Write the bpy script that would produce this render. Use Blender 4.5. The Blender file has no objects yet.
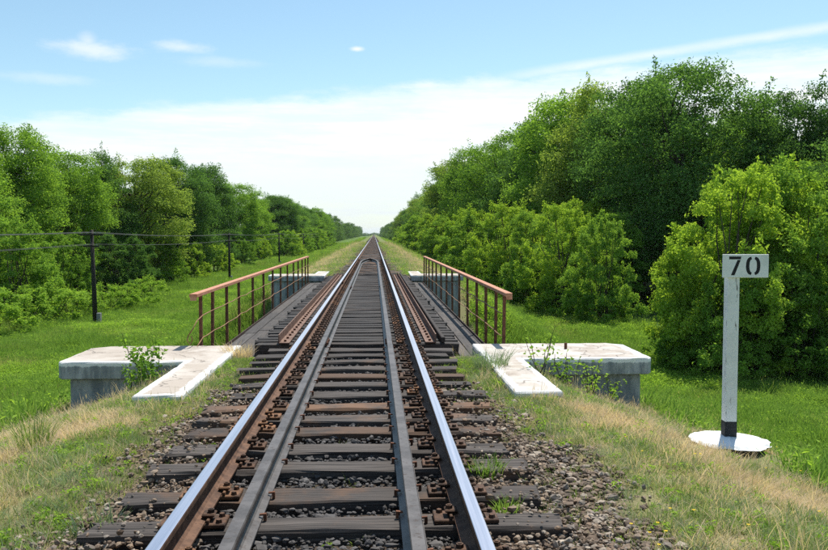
import bpy, math, random
import numpy as np
from mathutils import Vector, Matrix, Euler, noise as mnoise

R = math.radians
rng = np.random.default_rng(7)
random.seed(7)
sc = bpy.context.scene
COL = sc.collection

# ------------------------------------------------------------------ camera
# metres; track centre line is x = 0, rail head is z = 0, +y runs along the track
CX, CZ, F = 0.257, 1.49, 800.0
cam_d = bpy.data.cameras.new('camera')
cam_d.sensor_width = 36.0
cam_d.lens = 36.0 * F / 828.0
cam_d.clip_start = 0.1
cam_d.clip_end = 20000.0
cam = bpy.data.objects.new('camera', cam_d)
cam.location = (CX, 0.0, CZ)
cam.rotation_euler = (R(90 - 2.93), 0, R(-2.86))
COL.objects.link(cam)
sc.camera = cam

# ------------------------------------------------------------------ sky and sun
SUN_EL, SUN_AZ = R(64), R(28)          # azimuth measured from +y towards +x
world = bpy.data.worlds.new('World')
sc.world = world
world.use_nodes = True
sun_d = bpy.data.lights.new('sun', 'SUN')
sun_d.energy = 5.0
sun_d.angle = R(0.53)
sun_d.color = (1.0, 0.955, 0.88)
sun = bpy.data.objects.new('sun', sun_d)
to_sun = Vector((math.sin(SUN_AZ) * math.cos(SUN_EL), math.cos(SUN_AZ) * math.cos(SUN_EL), math.sin(SUN_EL)))
sun.rotation_euler = (-to_sun).to_track_quat('-Z', 'Y').to_euler()
sun.location = to_sun * 60
COL.objects.link(sun)

vs = sc.view_settings
vs.view_transform = 'Standard'
vs.look = 'None'
vs.gamma = 1.0
vs.exposure = 0.35
vs.use_curve_mapping = False
cy = sc.cycles
cy.use_denoising = False
cy.use_adaptive_sampling = True
cy.adaptive_threshold = 0.01
cy.max_bounces = 6
cy.diffuse_bounces = 3
cy.glossy_bounces = 3
cy.transmission_bounces = 4
cy.transparent_max_bounces = 8
cy.caustics_reflective = False
cy.caustics_refractive = False


class NT:
    """small node-tree helper"""
    def __init__(self, tree):
        self.t = tree
        tree.nodes.clear()

    def n(self, kind, **kw):
        nd = self.t.nodes.new(kind)
        for k, v in kw.items():
            if k == 'inputs':
                for kk, vv in v.items():
                    self.set(nd.inputs[kk], vv)
            else:
                setattr(nd, k, v)
        return nd

    def set(self, sock, v):
        if hasattr(v, 'is_output'):
            self.t.links.new(v, sock)
        else:
            if isinstance(v, tuple) and len(v) == 3 and sock.type == 'RGBA':
                v = (*v, 1.0)
            sock.default_value = v

    def math(self, op, a, b=0.0, c=0.0, clamp=False):
        nd = self.t.nodes.new('ShaderNodeMath')
        nd.operation = op
        nd.use_clamp = clamp
        for i, v in enumerate((a, b, c)):
            self.set(nd.inputs[i], v)
        return nd.outputs[0]

    def step(self, v, lo, hi):
        nd = self.t.nodes.new('ShaderNodeMapRange')
        nd.interpolation_type = 'SMOOTHSTEP'
        for i, x in enumerate((v, lo, hi, 0.0, 1.0)):
            self.set(nd.inputs[i], x)
        return nd.outputs[0]

    def mix(self, fac, a, b, blend='MIX'):
        nd = self.t.nodes.new('ShaderNodeMix')
        nd.data_type = 'RGBA'
        nd.blend_type = blend
        self.set(nd.inputs[0], fac)
        self.set(nd.inputs[6], a)
        self.set(nd.inputs[7], b)
        return nd.outputs[2]

    def noise(self, vec, scale, detail=4.0, rough=0.55):
        nd = self.t.nodes.new('ShaderNodeTexNoise')
        nd.inputs['Scale'].default_value = scale
        nd.inputs['Detail'].default_value = detail
        nd.inputs['Roughness'].default_value = rough
        if vec is not None:
            self.set(nd.inputs['Vector'], vec)
        return nd.outputs[0]

    def vmul(self, vec, s):
        nd = self.t.nodes.new('ShaderNodeVectorMath')
        nd.operation = 'MULTIPLY'
        self.set(nd.inputs[0], vec)
        nd.inputs[1].default_value = s
        return nd.outputs[0]

    def xyz(self, vec):
        nd = self.t.nodes.new('ShaderNodeSeparateXYZ')
        self.set(nd.inputs[0], vec)
        return nd.outputs[0], nd.outputs[1], nd.outputs[2]

    def link(self, a, b):
        self.t.links.new(a, b)


def build_world():
    w = NT(world.node_tree)
    sky = w.n('ShaderNodeTexSky', sky_type='NISHITA', sun_disc=False, sun_elevation=SUN_EL,
              sun_rotation=SUN_AZ, altitude=100.0, air_density=1.0, dust_density=0.6, ozone_density=1.6)
    geo = w.n('ShaderNodeTexCoord')
    d = geo.outputs['Generated']
    x, y, z = w.xyz(d)
    skyc = w.mix(1.0, sky.outputs[0], (SKY_K * 0.98, SKY_K * 1.09, SKY_K * 1.0), 'MULTIPLY')
    # bank of thin white cloud: its upper edge leans, and is broken by stretched noise
    ay = w.math('ABSOLUTE', y)
    q = w.math('SUBTRACT', w.math('SUBTRACT', z, w.math('MULTIPLY', x, 0.09)), w.math('MULTIPLY', ay, 0.181))
    n1 = w.noise(w.vmul(d, (3.0, 3.0, 11.0)), 2.2, 8.0, 0.62)
    n2 = w.noise(w.vmul(d, (2.2, 2.2, 30.0)), 2.6, 8.0, 0.62)
    n3 = w.noise(w.vmul(d, (5.0, 5.0, 16.0)), 4.5, 7.0, 0.65)
    qn = w.math('ADD', q, w.math('MULTIPLY', w.math('SUBTRACT', n1, 0.5), 0.060))
    qn = w.math('ADD', qn, w.math('MULTIPLY', w.math('SUBTRACT', n3, 0.5), 0.022))
    bank = w.math('ADD', w.math('MULTIPLY', w.step(qn, 0.010, -0.012), 0.70), w.math('MULTIPLY', w.step(qn, 0.016, -0.060), 0.30))
    thin = w.math('ADD', 0.62, w.math('MULTIPLY', w.step(w.math('ADD', w.math('MULTIPLY', n2, .7), w.math('MULTIPLY', n3, .3)), 0.36, 0.60), 0.38))
    bank = w.math('MULTIPLY', bank, thin)
    # long straight vapour trail above the bank
    tr = w.math('SUBTRACT', w.math('SUBTRACT', z, w.math('MULTIPLY', x, 0.1627)), w.math('MULTIPLY', ay, 0.1682))
    tr = w.math('ABSOLUTE', w.math('ADD', tr, w.math('MULTIPLY', w.math('SUBTRACT', n3, 0.5), 0.006)))
    trail = w.math('MULTIPLY', w.step(tr, 0.0095, 0.000), w.step(x, 0.10, 0.26))
    trail = w.math('MULTIPLY', trail, w.step(y, 0.0, 0.2))
    trail = w.math('MULTIPLY', trail, w.math('MULTIPLY', w.math('ADD', 0.20, w.math('MULTIPLY', n1, 0.6)), w.math('ADD', 0.45, w.math('MULTIPLY', n3, 1.1))))
    cl = w.math('MAXIMUM', bank, trail)
    # a few small separate clouds
    warp = w.math('MULTIPLY', w.math('SUBTRACT', w.noise(w.vmul(d, (1, 1, 2.6)), 30.0, 8.0, 0.68), 0.5), 0.075)
    for (px, py, rx, rz, amp) in ((358, 52, .0085, .0030, .9), (104, 56, .040, .010, .60), (98, 47, .010, .009, .45), (186, 52, .030, .007, .50),
                                  (60, 84, .05, .006, .25), (222, 66, .05, .006, .22)):
        v = Vector(((px - 374) / F, 1.0, (234 - py) / F)).normalized()
        ex = w.math('DIVIDE', w.math('SUBTRACT', x, v.x), rx)
        ez = w.math('DIVIDE', w.math('SUBTRACT', z, v.z), rz)
        rr = w.math('SQRT', w.math('ADD', w.math('MULTIPLY', ex, ex), w.math('MULTIPLY', ez, ez)))
        rr = w.math('ADD', rr, w.math('MULTIPLY', warp, 24.0 if rx > .02 else 12.0))
        m = w.math('MULTIPLY', w.step(rr, 1.45, -0.1), amp)
        m = w.math('MULTIPLY', m, w.step(y, 0.0, 0.1))
        cl = w.math('MAXIMUM', cl, m)
    cloudc = w.mix(w.step(z, 0.0, 0.16), (0.685, 0.745, 0.765), (0.86, 0.87, 0.875))
    out = w.mix(cl, skyc, cloudc)
    bg = w.n('ShaderNodeBackground', inputs={'Color': out, 'Strength': 1.0})
    o = w.n('ShaderNodeOutputWorld')
    w.link(bg.outputs[0], o.inputs[0])


SKY_K = 0.122
build_world()

# ------------------------------------------------------------------ materials
def mat(name):
    m = bpy.data.materials.new(name)
    m.use_nodes = True
    return m, NT(m.node_tree)


def finish(k, color, rough=0.7, metallic=0.0, spec=0.4, bump=None, bump_s=0.3, bump_d=0.01):
    b = k.n('ShaderNodeBsdfPrincipled')
    k.set(b.inputs['Base Color'], color)
    k.set(b.inputs['Roughness'], rough)
    k.set(b.inputs['Metallic'], metallic)
    k.set(b.inputs['Specular IOR Level'], spec)
    if bump is not None:
        bn = k.n('ShaderNodeBump', inputs={'Strength': bump_s, 'Distance': bump_d, 'Height': bump})
        k.link(bn.outputs[0], b.inputs['Normal'])
    o = k.n('ShaderNodeOutputMaterial')
    k.link(b.outputs[0], o.inputs[0])
    return b


def leaf_mat(name, c1, c2, trans=0.45, tint=(1.25, 1.2, 0.55), patch=0.35):
    """c1, c2: two leaf colours mixed by a per-leaf value, plus a slow change over the tree"""
    m, k = mat(name)
    at = k.n('ShaderNodeAttribute', attribute_name='leafv')
    oi = k.n('ShaderNodeObjectInfo')
    g = k.n('ShaderNodeNewGeometry')
    slow = k.noise(g.outputs['Position'], patch, 2.0)
    v = k.math('ADD', k.math('MULTIPLY', at.outputs['Fac'], 0.62), k.math('MULTIPLY', slow, 0.5))
    v = k.math('ADD', v, k.math('MULTIPLY', k.math('SUBTRACT', oi.outputs['Random'], 0.5), 0.3), clamp=True)
    c = k.mix(v, c1, c2)
    df = k.n('ShaderNodeBsdfDiffuse', inputs={'Color': c})
    tc = k.mix(1.0, c, (*tint, 1.0), 'MULTIPLY')
    tl = k.n('ShaderNodeBsdfTranslucent', inputs={'Color': tc})
    mx = k.n('ShaderNodeMixShader', inputs={0: trans})
    k.link(df.outputs[0], mx.inputs[1]); k.link(tl.outputs[0], mx.inputs[2])
    o = k.n('ShaderNodeOutputMaterial')
    k.link(mx.outputs[0], o.inputs[0])
    return m


M = {}
M['leaf_dark'] = leaf_mat('leaf_dark', (.036, .100, .030), (.185, .320, .090), .52, (1.15, 1.2, .55))
M['leaf_mid'] = leaf_mat('leaf_mid', (.075, .180, .030), (.320, .500, .095), .55, (1.15, 1.15, .5))
M['leaf_olive'] = leaf_mat('leaf_olive', (.130, .215, .038), (.340, .450, .110), .55, (1.1, 1.1, .55))
M['leaf_bright'] = leaf_mat('leaf_bright', (.175, .315, .036), (.470, .620, .105), .55, (1.1, 1.1, .5))
M['leaf_lime'] = leaf_mat('leaf_lime', (.105, .225, .036), (.350, .520, .105), .54, (1.1, 1.1, .5))
M['leaf_weed'] = leaf_mat('leaf_weed', (.180, .330, .042), (.380, .550, .100), .52, (1.1, 1.1, .55))
M['leaf_far'] = leaf_mat('leaf_far', (.066, .140, .050), (.165, .265, .085), .5)


def grass_mat(name, green1, green2, dry, dryness, patch=0.6, trans=0.4):
    m, k = mat(name)
    g = k.n('ShaderNodeNewGeometry')
    oi = k.n('ShaderNodeObjectInfo')
    at = k.n('ShaderNodeAttribute', attribute_name='leafv')
    n = k.noise(g.outputs['Position'], patch, 3.0)
    c = k.mix(k.math('ADD', k.math('MULTIPLY', oi.outputs['Random'], 0.5), k.math('MULTIPLY', at.outputs['Fac'], 0.5)), green1, green2)
    dr = k.math('ADD', k.math('MULTIPLY', n, 1.4), k.math('MULTIPLY', at.outputs['Fac'], 0.35))
    dr = k.step(dr, 1.25 - dryness, 1.65 - dryness)
    c = k.mix(dr, c, dry)
    df = k.n('ShaderNodeBsdfDiffuse', inputs={'Color': c})
    tl = k.n('ShaderNodeBsdfTranslucent', inputs={'Color': k.mix(1.0, c, (1.15, 1.15, .7, 1), 'MULTIPLY')})
    mx = k.n('ShaderNodeMixShader', inputs={0: trans})
    k.link(df.outputs[0], mx.inputs[1]); k.link(tl.outputs[0], mx.inputs[2])
    o = k.n('ShaderNodeOutputMaterial')
    k.link(mx.outputs[0], o.inputs[0])
    return m


M['grass_meadow'] = grass_mat('grass_meadow', (.125, .245, .040), (.250, .390, .080), (.42, .42, .16), 0.28, 0.25, .48)
M['grass_bank'] = grass_mat('grass_bank', (.160, .250, .060), (.255, .330, .100), (.52, .43, .27), 0.4, 0.7, 0.45)
M['grass_dry'] = grass_mat('grass_dry', (.46, .375, .225), (.60, .48, .32), (.68, .54, .39), 0.7, 0.9, 0.45)
M['grass_blue'] = grass_mat('grass_blue', (.20, .280, .155), (.31, .385, .235), (.42, .41, .26), 0.1, 0.7, 0.4)


def wood_mat(name, dark, light, brown, axis='X', browned=0.3):
    m, k = mat(name)
    tc = k.n('ShaderNodeTexCoord')
    oi = k.n('ShaderNodeObjectInfo')
    off = k.n('ShaderNodeVectorMath', operation='ADD')
    k.link(tc.outputs['Object'], off.inputs[0])
    cmb = k.n('ShaderNodeCombineXYZ')
    k.set(cmb.inputs[0], k.math('MULTIPLY', oi.outputs['Random'], 61.0))
    k.set(cmb.inputs[1], k.math('MULTIPLY', oi.outputs['Random'], 17.0))
    k.link(cmb.outputs[0], off.inputs[1])
    s = {'X': (.6, 38, 38), 'Y': (38, .6, 38), 'Z': (38, 38, .6)}[axis]
    grain = k.noise(k.vmul(off.outputs[0], s), 1.6, 6.0, 0.65)
    blot = k.noise(off.outputs[0], 2.3, 5.0, 0.6)
    c = k.mix(k.step(grain, 0.33, 0.7), dark, light)
    c = k.mix(k.math('MULTIPLY', k.step(k.math('ADD', blot, k.math('MULTIPLY', oi.outputs['Random'], 0.35)), 0.62, 0.86), browned * 2.0, clamp=True), c, brown)
    crack = k.step(grain, 0.30, 0.36)
    c = k.mix(crack, (.008, .007, .006), c)
    c = k.mix(k.math('MULTIPLY', k.math('FRACT', k.math('MULTIPLY', oi.outputs['Random'], 7.31)), 0.6), c, (.026, .022, .020))
    finish(k, c, 0.82, 0, 0.25, grain, 0.6, 0.012)
    return m


M['sleeper'] = wood_mat('sleeper_wood', (.024, .020, .018), (.135, .115, .102), (.20, .110, .062), 'X', 0.42)
M['timber'] = wood_mat('bridge_timber_wood', (.020, .018, .017), (.090, .082, .078), (.11, .075, .055), 'X', 0.15)
M['plank'] = wood_mat('walkway_plank_wood', (.045, .041, .038), (.135, .122, .114), (.15, .125, .105), 'Y', 0.25)
M['pole'] = wood_mat('pole_wood', (.016, .014, .013), (.045, .04, .038), (.05, .04, .03), 'Z', 0.1)


def rust_mat(name, a, b, c3, rough=0.75, metallic=0.15, scale=9.0, bright=None):
    m, k = mat(name)
    g = k.n('ShaderNodeNewGeometry')
    p = g.outputs['Position']
    n = k.noise(p, scale, 6.0, 0.65)
    n2 = k.noise(p, scale * 6, 4.0, 0.6)
    c = k.mix(k.step(n, 0.35, 0.65), a, b)
    if bright is not None:                     # some pieces are freshly rusted
        oi = k.n('ShaderNodeObjectInfo')
        c = k.mix(k.math('MULTIPLY', k.step(oi.outputs['Random'], .62, .95), k.step(n, .3, .6)), c, bright)
    c = k.mix(k.step(n2, 0.56, 0.72), c, c3)
    finish(k, c, rough, metallic, 0.3, n2, 0.25, 0.004)
    return m


M['rust'] = rust_mat('rail_rust', (.070, .036, .022), (.155, .082, .048), (.045, .026, .018))
M['rust_plate'] = rust_mat('plate_rust', (.040, .024, .017), (.115, .060, .034), (.022, .016, .013), scale=14.0, bright=(.25, .125, .06))
M['rust_dark'] = rust_mat('post_rust', (.085, .036, .021), (.185, .078, .042), (.045, .022, .015))
M['rust_angle'] = rust_mat('angle_rust', (.115, .063, .045), (.23, .145, .105), (.07, .04, .03))
M['paint_red'] = rust_mat('faded_red_paint', (.42, .175, .10), (.52, .27, .17), (.24, .085, .045), 0.7, 0.0)
M['rod'] = rust_mat('rod_rust', (.20, .10, .055), (.33, .19, .10), (.12, .06, .03))
M['girder'] = rust_mat('girder_rust', (.05, .03, .022), (.09, .06, .045), (.03, .02, .016))
M['guard_steel'] = rust_mat('guard_rail_steel', (.070, .062, .058), (.122, .110, .104), (.060, .042, .032), 0.5, 0.25, 5.0)


def polished():
    m, k = mat('polished_rail_head')
    g = k.n('ShaderNodeNewGeometry')
    n = k.noise(k.vmul(g.outputs['Position'], (60, 0.6, 60)), 1.0, 4.0)
    c = k.mix(k.step(n, 0.3, 0.7), (.53, .52, .58), (.64, .62, .68))
    finish(k, c, k.math('ADD', 0.24, k.math('MULTIPLY', n, 0.14)), 0.9, 0.5)
    return m


M['steel'] = polished()


def simple(name, col, rough=0.7, metallic=0.0, var=0.3, scale=8.0, dark=(0.02, 0.02, 0.02)):
    m, k = mat(name)
    tc = k.n('ShaderNodeTexCoord')
    n = k.noise(tc.outputs['Object'], scale, 6.0, 0.6)
    c = k.mix(k.math('MULTIPLY', k.step(n, 0.5, 0.8), var), col, dark)
    finish(k, c, rough, metallic, 0.3, n, 0.2, 0.004)
    return m


M['black_print'] = simple('black_lettering', (.012, .012, .016), 0.6, 0, 0.1)
M['black_paint'] = simple('black_paint', (.025, .026, .03), 0.7, 0, 0.3, 20, (.12, .12, .12))
M['wire'] = simple('wire_metal', (.10, .10, .095), 0.6, 0.3, 0.2)
M['insulator'] = simple('insulator_glass', (.30, .32, .33), 0.3, 0, 0.1)
M['bark'] = simple('bark', (.075, .060, .048), 0.9, 0, 0.7, 5.0)
M['stub'] = simple('concrete_stub', (.22, .225, .23), 0.9, 0, 0.4, 6.0, (.08, .08, .08))
M['soil'] = simple('dark_soil', (.085, .075, .065), 0.95, 0, 0.6, 9.0)


def white_post_mat(name, chips):
    m, k = mat(name)
    tc = k.n('ShaderNodeTexCoord')
    o = tc.outputs['Object']
    n = k.noise(k.vmul(o, (1.0, 1.0, 0.16)), 26.0, 7.0, 0.7)
    n2 = k.noise(o, 5.0, 4.0, 0.6)
    c = k.mix(k.step(n2, 0.4, 0.7), (.80, .80, .80), (.70, .70, .69))
    c = k.mix(k.step(n, chips, chips + 0.06), c, (.17, .16, .15))
    finish(k, c, 0.75, 0, 0.3, n, 0.35, 0.006)
    return m


M['white_post'] = white_post_mat('white_painted_post', 0.585)
M['white_plate'] = white_post_mat('white_plate', 0.72)
M['white_disc'] = white_post_mat('whitewashed_concrete', 0.73)


def slab_mat():
    """concrete cap: weathered tan top with a whitewashed border, bare grey sides"""
    m, k = mat('whitewashed_slab')
    tc = k.n('ShaderNodeTexCoord')
    o = tc.outputs['Object']
    x, y, z = k.xyz(o)
    ax = k.math('ABSOLUTE', x)

    def rect(x0, x1, y0, y1):
        a = k.math('MINIMUM', k.math('SUBTRACT', ax, x0), k.math('SUBTRACT', x1, ax))
        b = k.math('MINIMUM', k.math('SUBTRACT', y, y0), k.math('SUBTRACT', y1, y))
        return k.math('MINIMUM', a, b)
    d = k.math('MAXIMUM', rect(1.78, 4.05, 10.78, 12.6), rect(1.78, 2.3, 8.5, 12.6))
    n = k.noise(o, 7.0, 6.0, 0.65)
    nf = k.noise(o, 40.0, 5.0, 0.65)
    nl = k.noise(o, 1.4, 4.0, 0.6)
    dd = k.math('ADD', d, k.math('MULTIPLY', k.math('SUBTRACT', n, 0.5), 0.16))
    wfac = k.step(dd, 0.110, 0.070)
    tan = k.mix(k.step(nl, 0.4, 0.65), (.41, .355, .30), (.51, .46, .405))
    tan = k.mix(k.math('MULTIPLY', k.step(nf, 0.55, 0.7), 0.45), tan, (.25, .20, .16))
    patch = k.math('MULTIPLY', k.step(k.noise(o, 3.0, 5.0), 0.42, 0.55), k.math('GREATER_THAN', x, 0.0))
    tan = k.mix(k.math('MULTIPLY', patch, 0.55), tan, (.58, .54, .50))
    crk = k.n('ShaderNodeTexVoronoi', feature='DISTANCE_TO_EDGE', inputs={'Scale': 1.1})
    wv = k.n('ShaderNodeVectorMath', operation='ADD')
    k.link(o, wv.inputs[0])
    wn = k.n('ShaderNodeTexNoise', inputs={'Scale': 4.0, 'Detail': 5.0})
    k.link(o, wn.inputs['Vector'])
    k.link(k.vmul(wn.outputs[1], (.35, .35, .35)), wv.inputs[1])
    k.link(wv.outputs[0], crk.inputs['Vector'])
    tan = k.mix(k.math('MULTIPLY', k.step(crk.outputs[0], 0.012, 0.004), 0.7), tan, (.10, .085, .07))
    grime = k.step(k.noise(o, 2.1, 7.0, 0.7), 0.52, 0.68)
    tan = k.mix(k.math('MULTIPLY', grime, 0.5), tan, (.22, .17, .13))
    white = k.mix(k.step(nf, 0.6, 0.75), (.64, .63, .62), (.47, .43, .39))
    c = k.mix(wfac, tan, white)
    # sides are bare concrete with a run of whitewash at the top edge
    g = k.n('ShaderNodeNewGeometry')
    nx, ny, nz = k.xyz(g.outputs['Normal'])
    side = k.noise(k.vmul(o, (5, 5, 1.2)), 2.0, 6.0, 0.65)
    grey = k.mix(k.step(side, 0.35, 0.65), (.20, .215, .23), (.40, .41, .415))
    run = k.step(k.math('ADD', z, k.math('MULTIPLY', k.math('SUBTRACT', side, 0.5), 0.1)), -0.285, -0.262)
    grey = k.mix(run, grey, (.76, .76, .75))
    up = k.step(nz, 0.2, 0.45)
    c = k.mix(up, grey, c)
    finish(k, c, 0.88, 0, 0.25, nf, 0.35, 0.01)
    return m


M['slab'] = slab_mat()


def concrete_wall():
    m, k = mat('abutment_concrete')
    tc = k.n('ShaderNodeTexCoord')
    o = tc.outputs['Object']
    n = k.noise(k.vmul(o, (3.2, 3.2, 0.7)), 1.6, 7.0, 0.65)
    nf = k.noise(o, 24.0, 5.0, 0.6)
    c = k.mix(k.step(n, 0.36, 0.66), (.18, .20, .225), (.39, .405, .42))
    c = k.mix(k.math('MULTIPLY', k.step(nf, 0.55, 0.72), 0.4), c, (.10, .10, .105))
    finish(k, c, 0.9, 0, 0.25, nf, 0.3, 0.01)
    return m


M['concrete'] = concrete_wall()


def stone_mat():
    m, k = mat('ballast_stone')
    at = k.n('ShaderNodeAttribute', attribute_name='stonec')
    g = k.n('ShaderNodeNewGeometry')
    n = k.noise(g.outputs['Position'], 60.0, 3.0)
    c = k.mix(k.math('MULTIPLY', n, 0.5), at.outputs['Color'], (.05, .042, .035))
    finish(k, c, 0.85, 0, 0.3)
    return m


M['stone'] = stone_mat()


def ground_mat():
    m, k = mat('ground_soil_and_turf')
    g = k.n('ShaderNodeNewGeometry')
    p = g.outputs['Position']
    x, y, z = k.xyz(p)
    ax = k.math('ABSOLUTE', x)
    n = k.noise(p, 0.9, 6.0, 0.6)
    nf = k.noise(p, 18.0, 6.0, 0.65)
    nff = k.noise(p, 55.0, 4.0, 0.65)
    nl = k.noise(p, 0.12, 4.0, 0.6)
    green = k.mix(nf, (.045, .095, .014), (.105, .185, .026))
    green = k.mix(k.math('MULTIPLY', nl, 0.5), green, (.15, .21, .05))
    dry = k.mix(nf, (.20, .165, .095), (.36, .295, .175))
    grav = k.mix(k.step(nff, 0.3, 0.72), (.055, .040, .028), (.24, .18, .13))
    axn = k.math('ADD', ax, k.math('MULTIPLY', k.math('SUBTRACT', n, 0.5), 2.6))
    dryf = k.step(axn, 5.6, 3.8)
    dryf = k.math('MULTIPLY', dryf, k.math('SUBTRACT', 1.0, k.math('MULTIPLY', k.step(y, 60.0, 150.0), 0.6)))   # lusher turf farther on
    c = k.mix(k.math('MULTIPLY', dryf, k.math('ADD', 0.35, k.math('MULTIPLY', n, 0.7))), green, dry)
    axg = k.math('ADD', ax, k.math('MULTIPLY', k.math('SUBTRACT', n, 0.5), 1.2))
    axg = k.math('ADD', axg, k.math('MULTIPLY', k.step(y, 33.0, 40.0), 0.75))   # turf has crept up to the rails beyond the bridge
    c = k.mix(k.step(axg, 2.1, 1.65), c, grav)
    dark = k.step(ax, 0.95, 0.75)
    c = k.mix(k.math('MULTIPLY', dark, 0.55), c, (.03, .027, .025))
    finish(k, c, 0.95, 0, 0.15, nff, 0.6, 0.03)
    return m


M['ground'] = ground_mat()

# ------------------------------------------------------------------ mesh helpers
def mesh_np(name, V, Fc, mats, attrs=None, smooth=False, mat_idx=None):
    """V (n,3); Fc list of (m,k) index arrays"""
    me = bpy.data.meshes.new(name)
    V = np.asarray(V, dtype=np.float32)
    if not isinstance(Fc, list):
        Fc = [Fc]
    Fc = [np.asarray(f, dtype=np.int32) for f in Fc if len(f)]
    loops = np.concatenate([f.ravel() for f in Fc])
    tot = np.concatenate([np.full(len(f), f.shape[1], dtype=np.int32) for f in Fc])
    start = np.concatenate([[0], np.cumsum(tot)[:-1]]).astype(np.int32)
    me.vertices.add(len(V)); me.vertices.foreach_set('co', V.ravel())
    me.loops.add(len(loops)); me.loops.foreach_set('vertex_index', loops)
    me.polygons.add(len(tot)); me.polygons.foreach_set('loop_start', start); me.polygons.foreach_set('loop_total', tot)
    if mat_idx is not None:
        me.polygons.foreach_set('material_index', np.asarray(mat_idx, dtype=np.int32))
    me.polygons.foreach_set('use_smooth', np.full(len(tot), smooth, dtype=bool))
    for a, (typ, data) in (attrs or {}).items():
        at = me.attributes.new(a, typ, 'POINT')
        key = {'FLOAT': 'value', 'FLOAT_COLOR': 'color', 'FLOAT_VECTOR': 'vector', 'INT': 'value'}[typ]
        at.data.foreach_set(key, np.asarray(data).ravel())
    for mm in (mats if isinstance(mats, (list, tuple)) else [mats]):
        me.materials.append(mm)
    me.update(calc_edges=True)
    me.validate()
    return me


class MB:
    """collects simple shapes, then builds ONE mesh"""
    def __init__(self):
        self.v = []; self.f = []; self.mi = []

    def add(self, V, faces, mi=0):
        b = len(self.v)
        self.v.extend([tuple(p) for p in V])
        for f in faces:
            self.f.append([i + b for i in f]); self.mi.append(mi)

    def box(self, x0, x1, y0, y1, z0, z1, mi=0, bev=0.0, M4=None):
        if bev <= 0:
            V = [(x, y, z) for z in (z0, z1) for y in (y0, y1) for x in (x0, x1)]
            Fc = [(0, 2, 3, 1), (4, 5, 7, 6), (0, 1, 5, 4), (2, 6, 7, 3), (0, 4, 6, 2), (1, 3, 7, 5)]
        else:
            b = bev
            ring = lambda e, z: [(x0 + e, y0 + e, z), (x1 - e, y0 + e, z), (x1 - e, y1 - e, z), (x0 + e, y1 - e, z)]
            V = ring(b, z0) + ring(0, z0 + b) + ring(0, z1 - b) + ring(b, z1)
            Fc = [(3, 2, 1, 0), (12, 13, 14, 15)]
            for s in range(3):
                for i in range(4):
                    j = (i + 1) % 4
                    Fc.append((s * 4 + i, s * 4 + j, s * 4 + 4 + j, s * 4 + 4 + i))
        if M4 is not None:
            V = [M4 @ Vector(p) for p in V]
        self.add(V, Fc, mi)

    def tube(self, pts, rad, n=6, mi=0, cap=True):
        pts = [Vector(p) for p in pts]
        rs = rad if isinstance(rad, (list, tuple)) else [rad] * len(pts)
        V = []; Fc = []
        for i, p in enumerate(pts):
            t = (pts[min(i + 1, len(pts) - 1)] - pts[max(i - 1, 0)]).normalized()
            u = t.orthogonal().normalized() if abs(t.z) > 0.9 else Vector((0, 0, 1)).cross(t).normalized()
            w = t.cross(u)
            for k in range(n):
                a = 2 * math.pi * k / n
                V.append(p + (u * math.cos(a) + w * math.sin(a)) * rs[i])
        for i in range(len(pts) - 1):
            for k in range(n):
                k2 = (k + 1) % n
                Fc.append((i * n + k, i * n + k2, (i + 1) * n + k2, (i + 1) * n + k))
        if cap:
            Fc.append(tuple(range(n - 1, -1, -1)))
            Fc.append(tuple((len(pts) - 1) * n + k for k in range(n)))
        self.add(V, Fc, mi)

    def sweep(self, prof, path, mi_of=None):
        """prof: closed list of (u, z); path: list of (x, y, z); u is across the path in plan"""
        n = len(prof)
        V = []; Fc = []; mis = []
        P = [Vector(p) for p in path]
        for i, p in enumerate(P):
            t = P[min(i + 1, len(P) - 1)] - P[max(i - 1, 0)]
            t.z = 0; t.normalize()
            s = Vector((t.y, -t.x, 0))
            for (u, z) in prof:
                V.append(p + s * u + Vector((0, 0, z)))
        b = len(self.v)
        self.v.extend([tuple(q) for q in V])
        for i in range(len(P) - 1):
            for k in range(n):
                k2 = (k + 1) % n
                self.f.append([b + i * n + k, b + (i + 1) * n + k, b + (i + 1) * n + k2, b + i * n + k2])
                self.mi.append(mi_of(k) if mi_of else 0)
        self.f.append([b + k for k in range(n)]); self.mi.append(0)
        self.f.append([b + (len(P) - 1) * n + k for k in range(n - 1, -1, -1)]); self.mi.append(0)

    def mesh(self, name, mats, smooth=False):
        me = bpy.data.meshes.new(name)
        me.from_pydata(self.v, [], self.f)
        for mm in (mats if isinstance(mats, (list, tuple)) else [mats]):
            me.materials.append(mm)
        me.polygons.foreach_set('material_index', self.mi)
        me.polygons.foreach_set('use_smooth', [smooth] * len(self.f))
        me.update()
        return me

    def build(self, name, mats, parent=None, smooth=False, loc=None):
        return obj(name, self.mesh(name, mats, smooth), parent, loc)


def obj(name, me, parent=None, loc=None, rz=0.0):
    o = bpy.data.objects.new(name, me)
    COL.objects.link(o)
    if parent is not None:
        o.parent = parent
    if loc is not None:
        o.location = loc
    if rz:
        o.rotation_euler = (0, 0, rz)
    return o


def tag(o, label=None, cat=None, group=None, kind=None):
    for k, v in (('label', label), ('category', cat), ('group', group), ('kind', kind)):
        if v is not None:
            o[k] = v
    return o


def thing(name, label, cat, loc=(0, 0, 0), group=None, rz=0.0):
    return tag(obj(name, None, None, loc, rz), label, cat, group)


CAM_R = Euler((R(90 - 2.93), 0, R(-2.86))).to_matrix()


def ray(px, py):
    v = CAM_R @ Vector(((px - 414) / F, (275 - py) / F, -1.0))
    return v / v.y


def at(px, d, py=300):
    """x of a point that the photograph shows px pixels across, at distance d along the track"""
    return CX + ray(px, py).x * d


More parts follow.
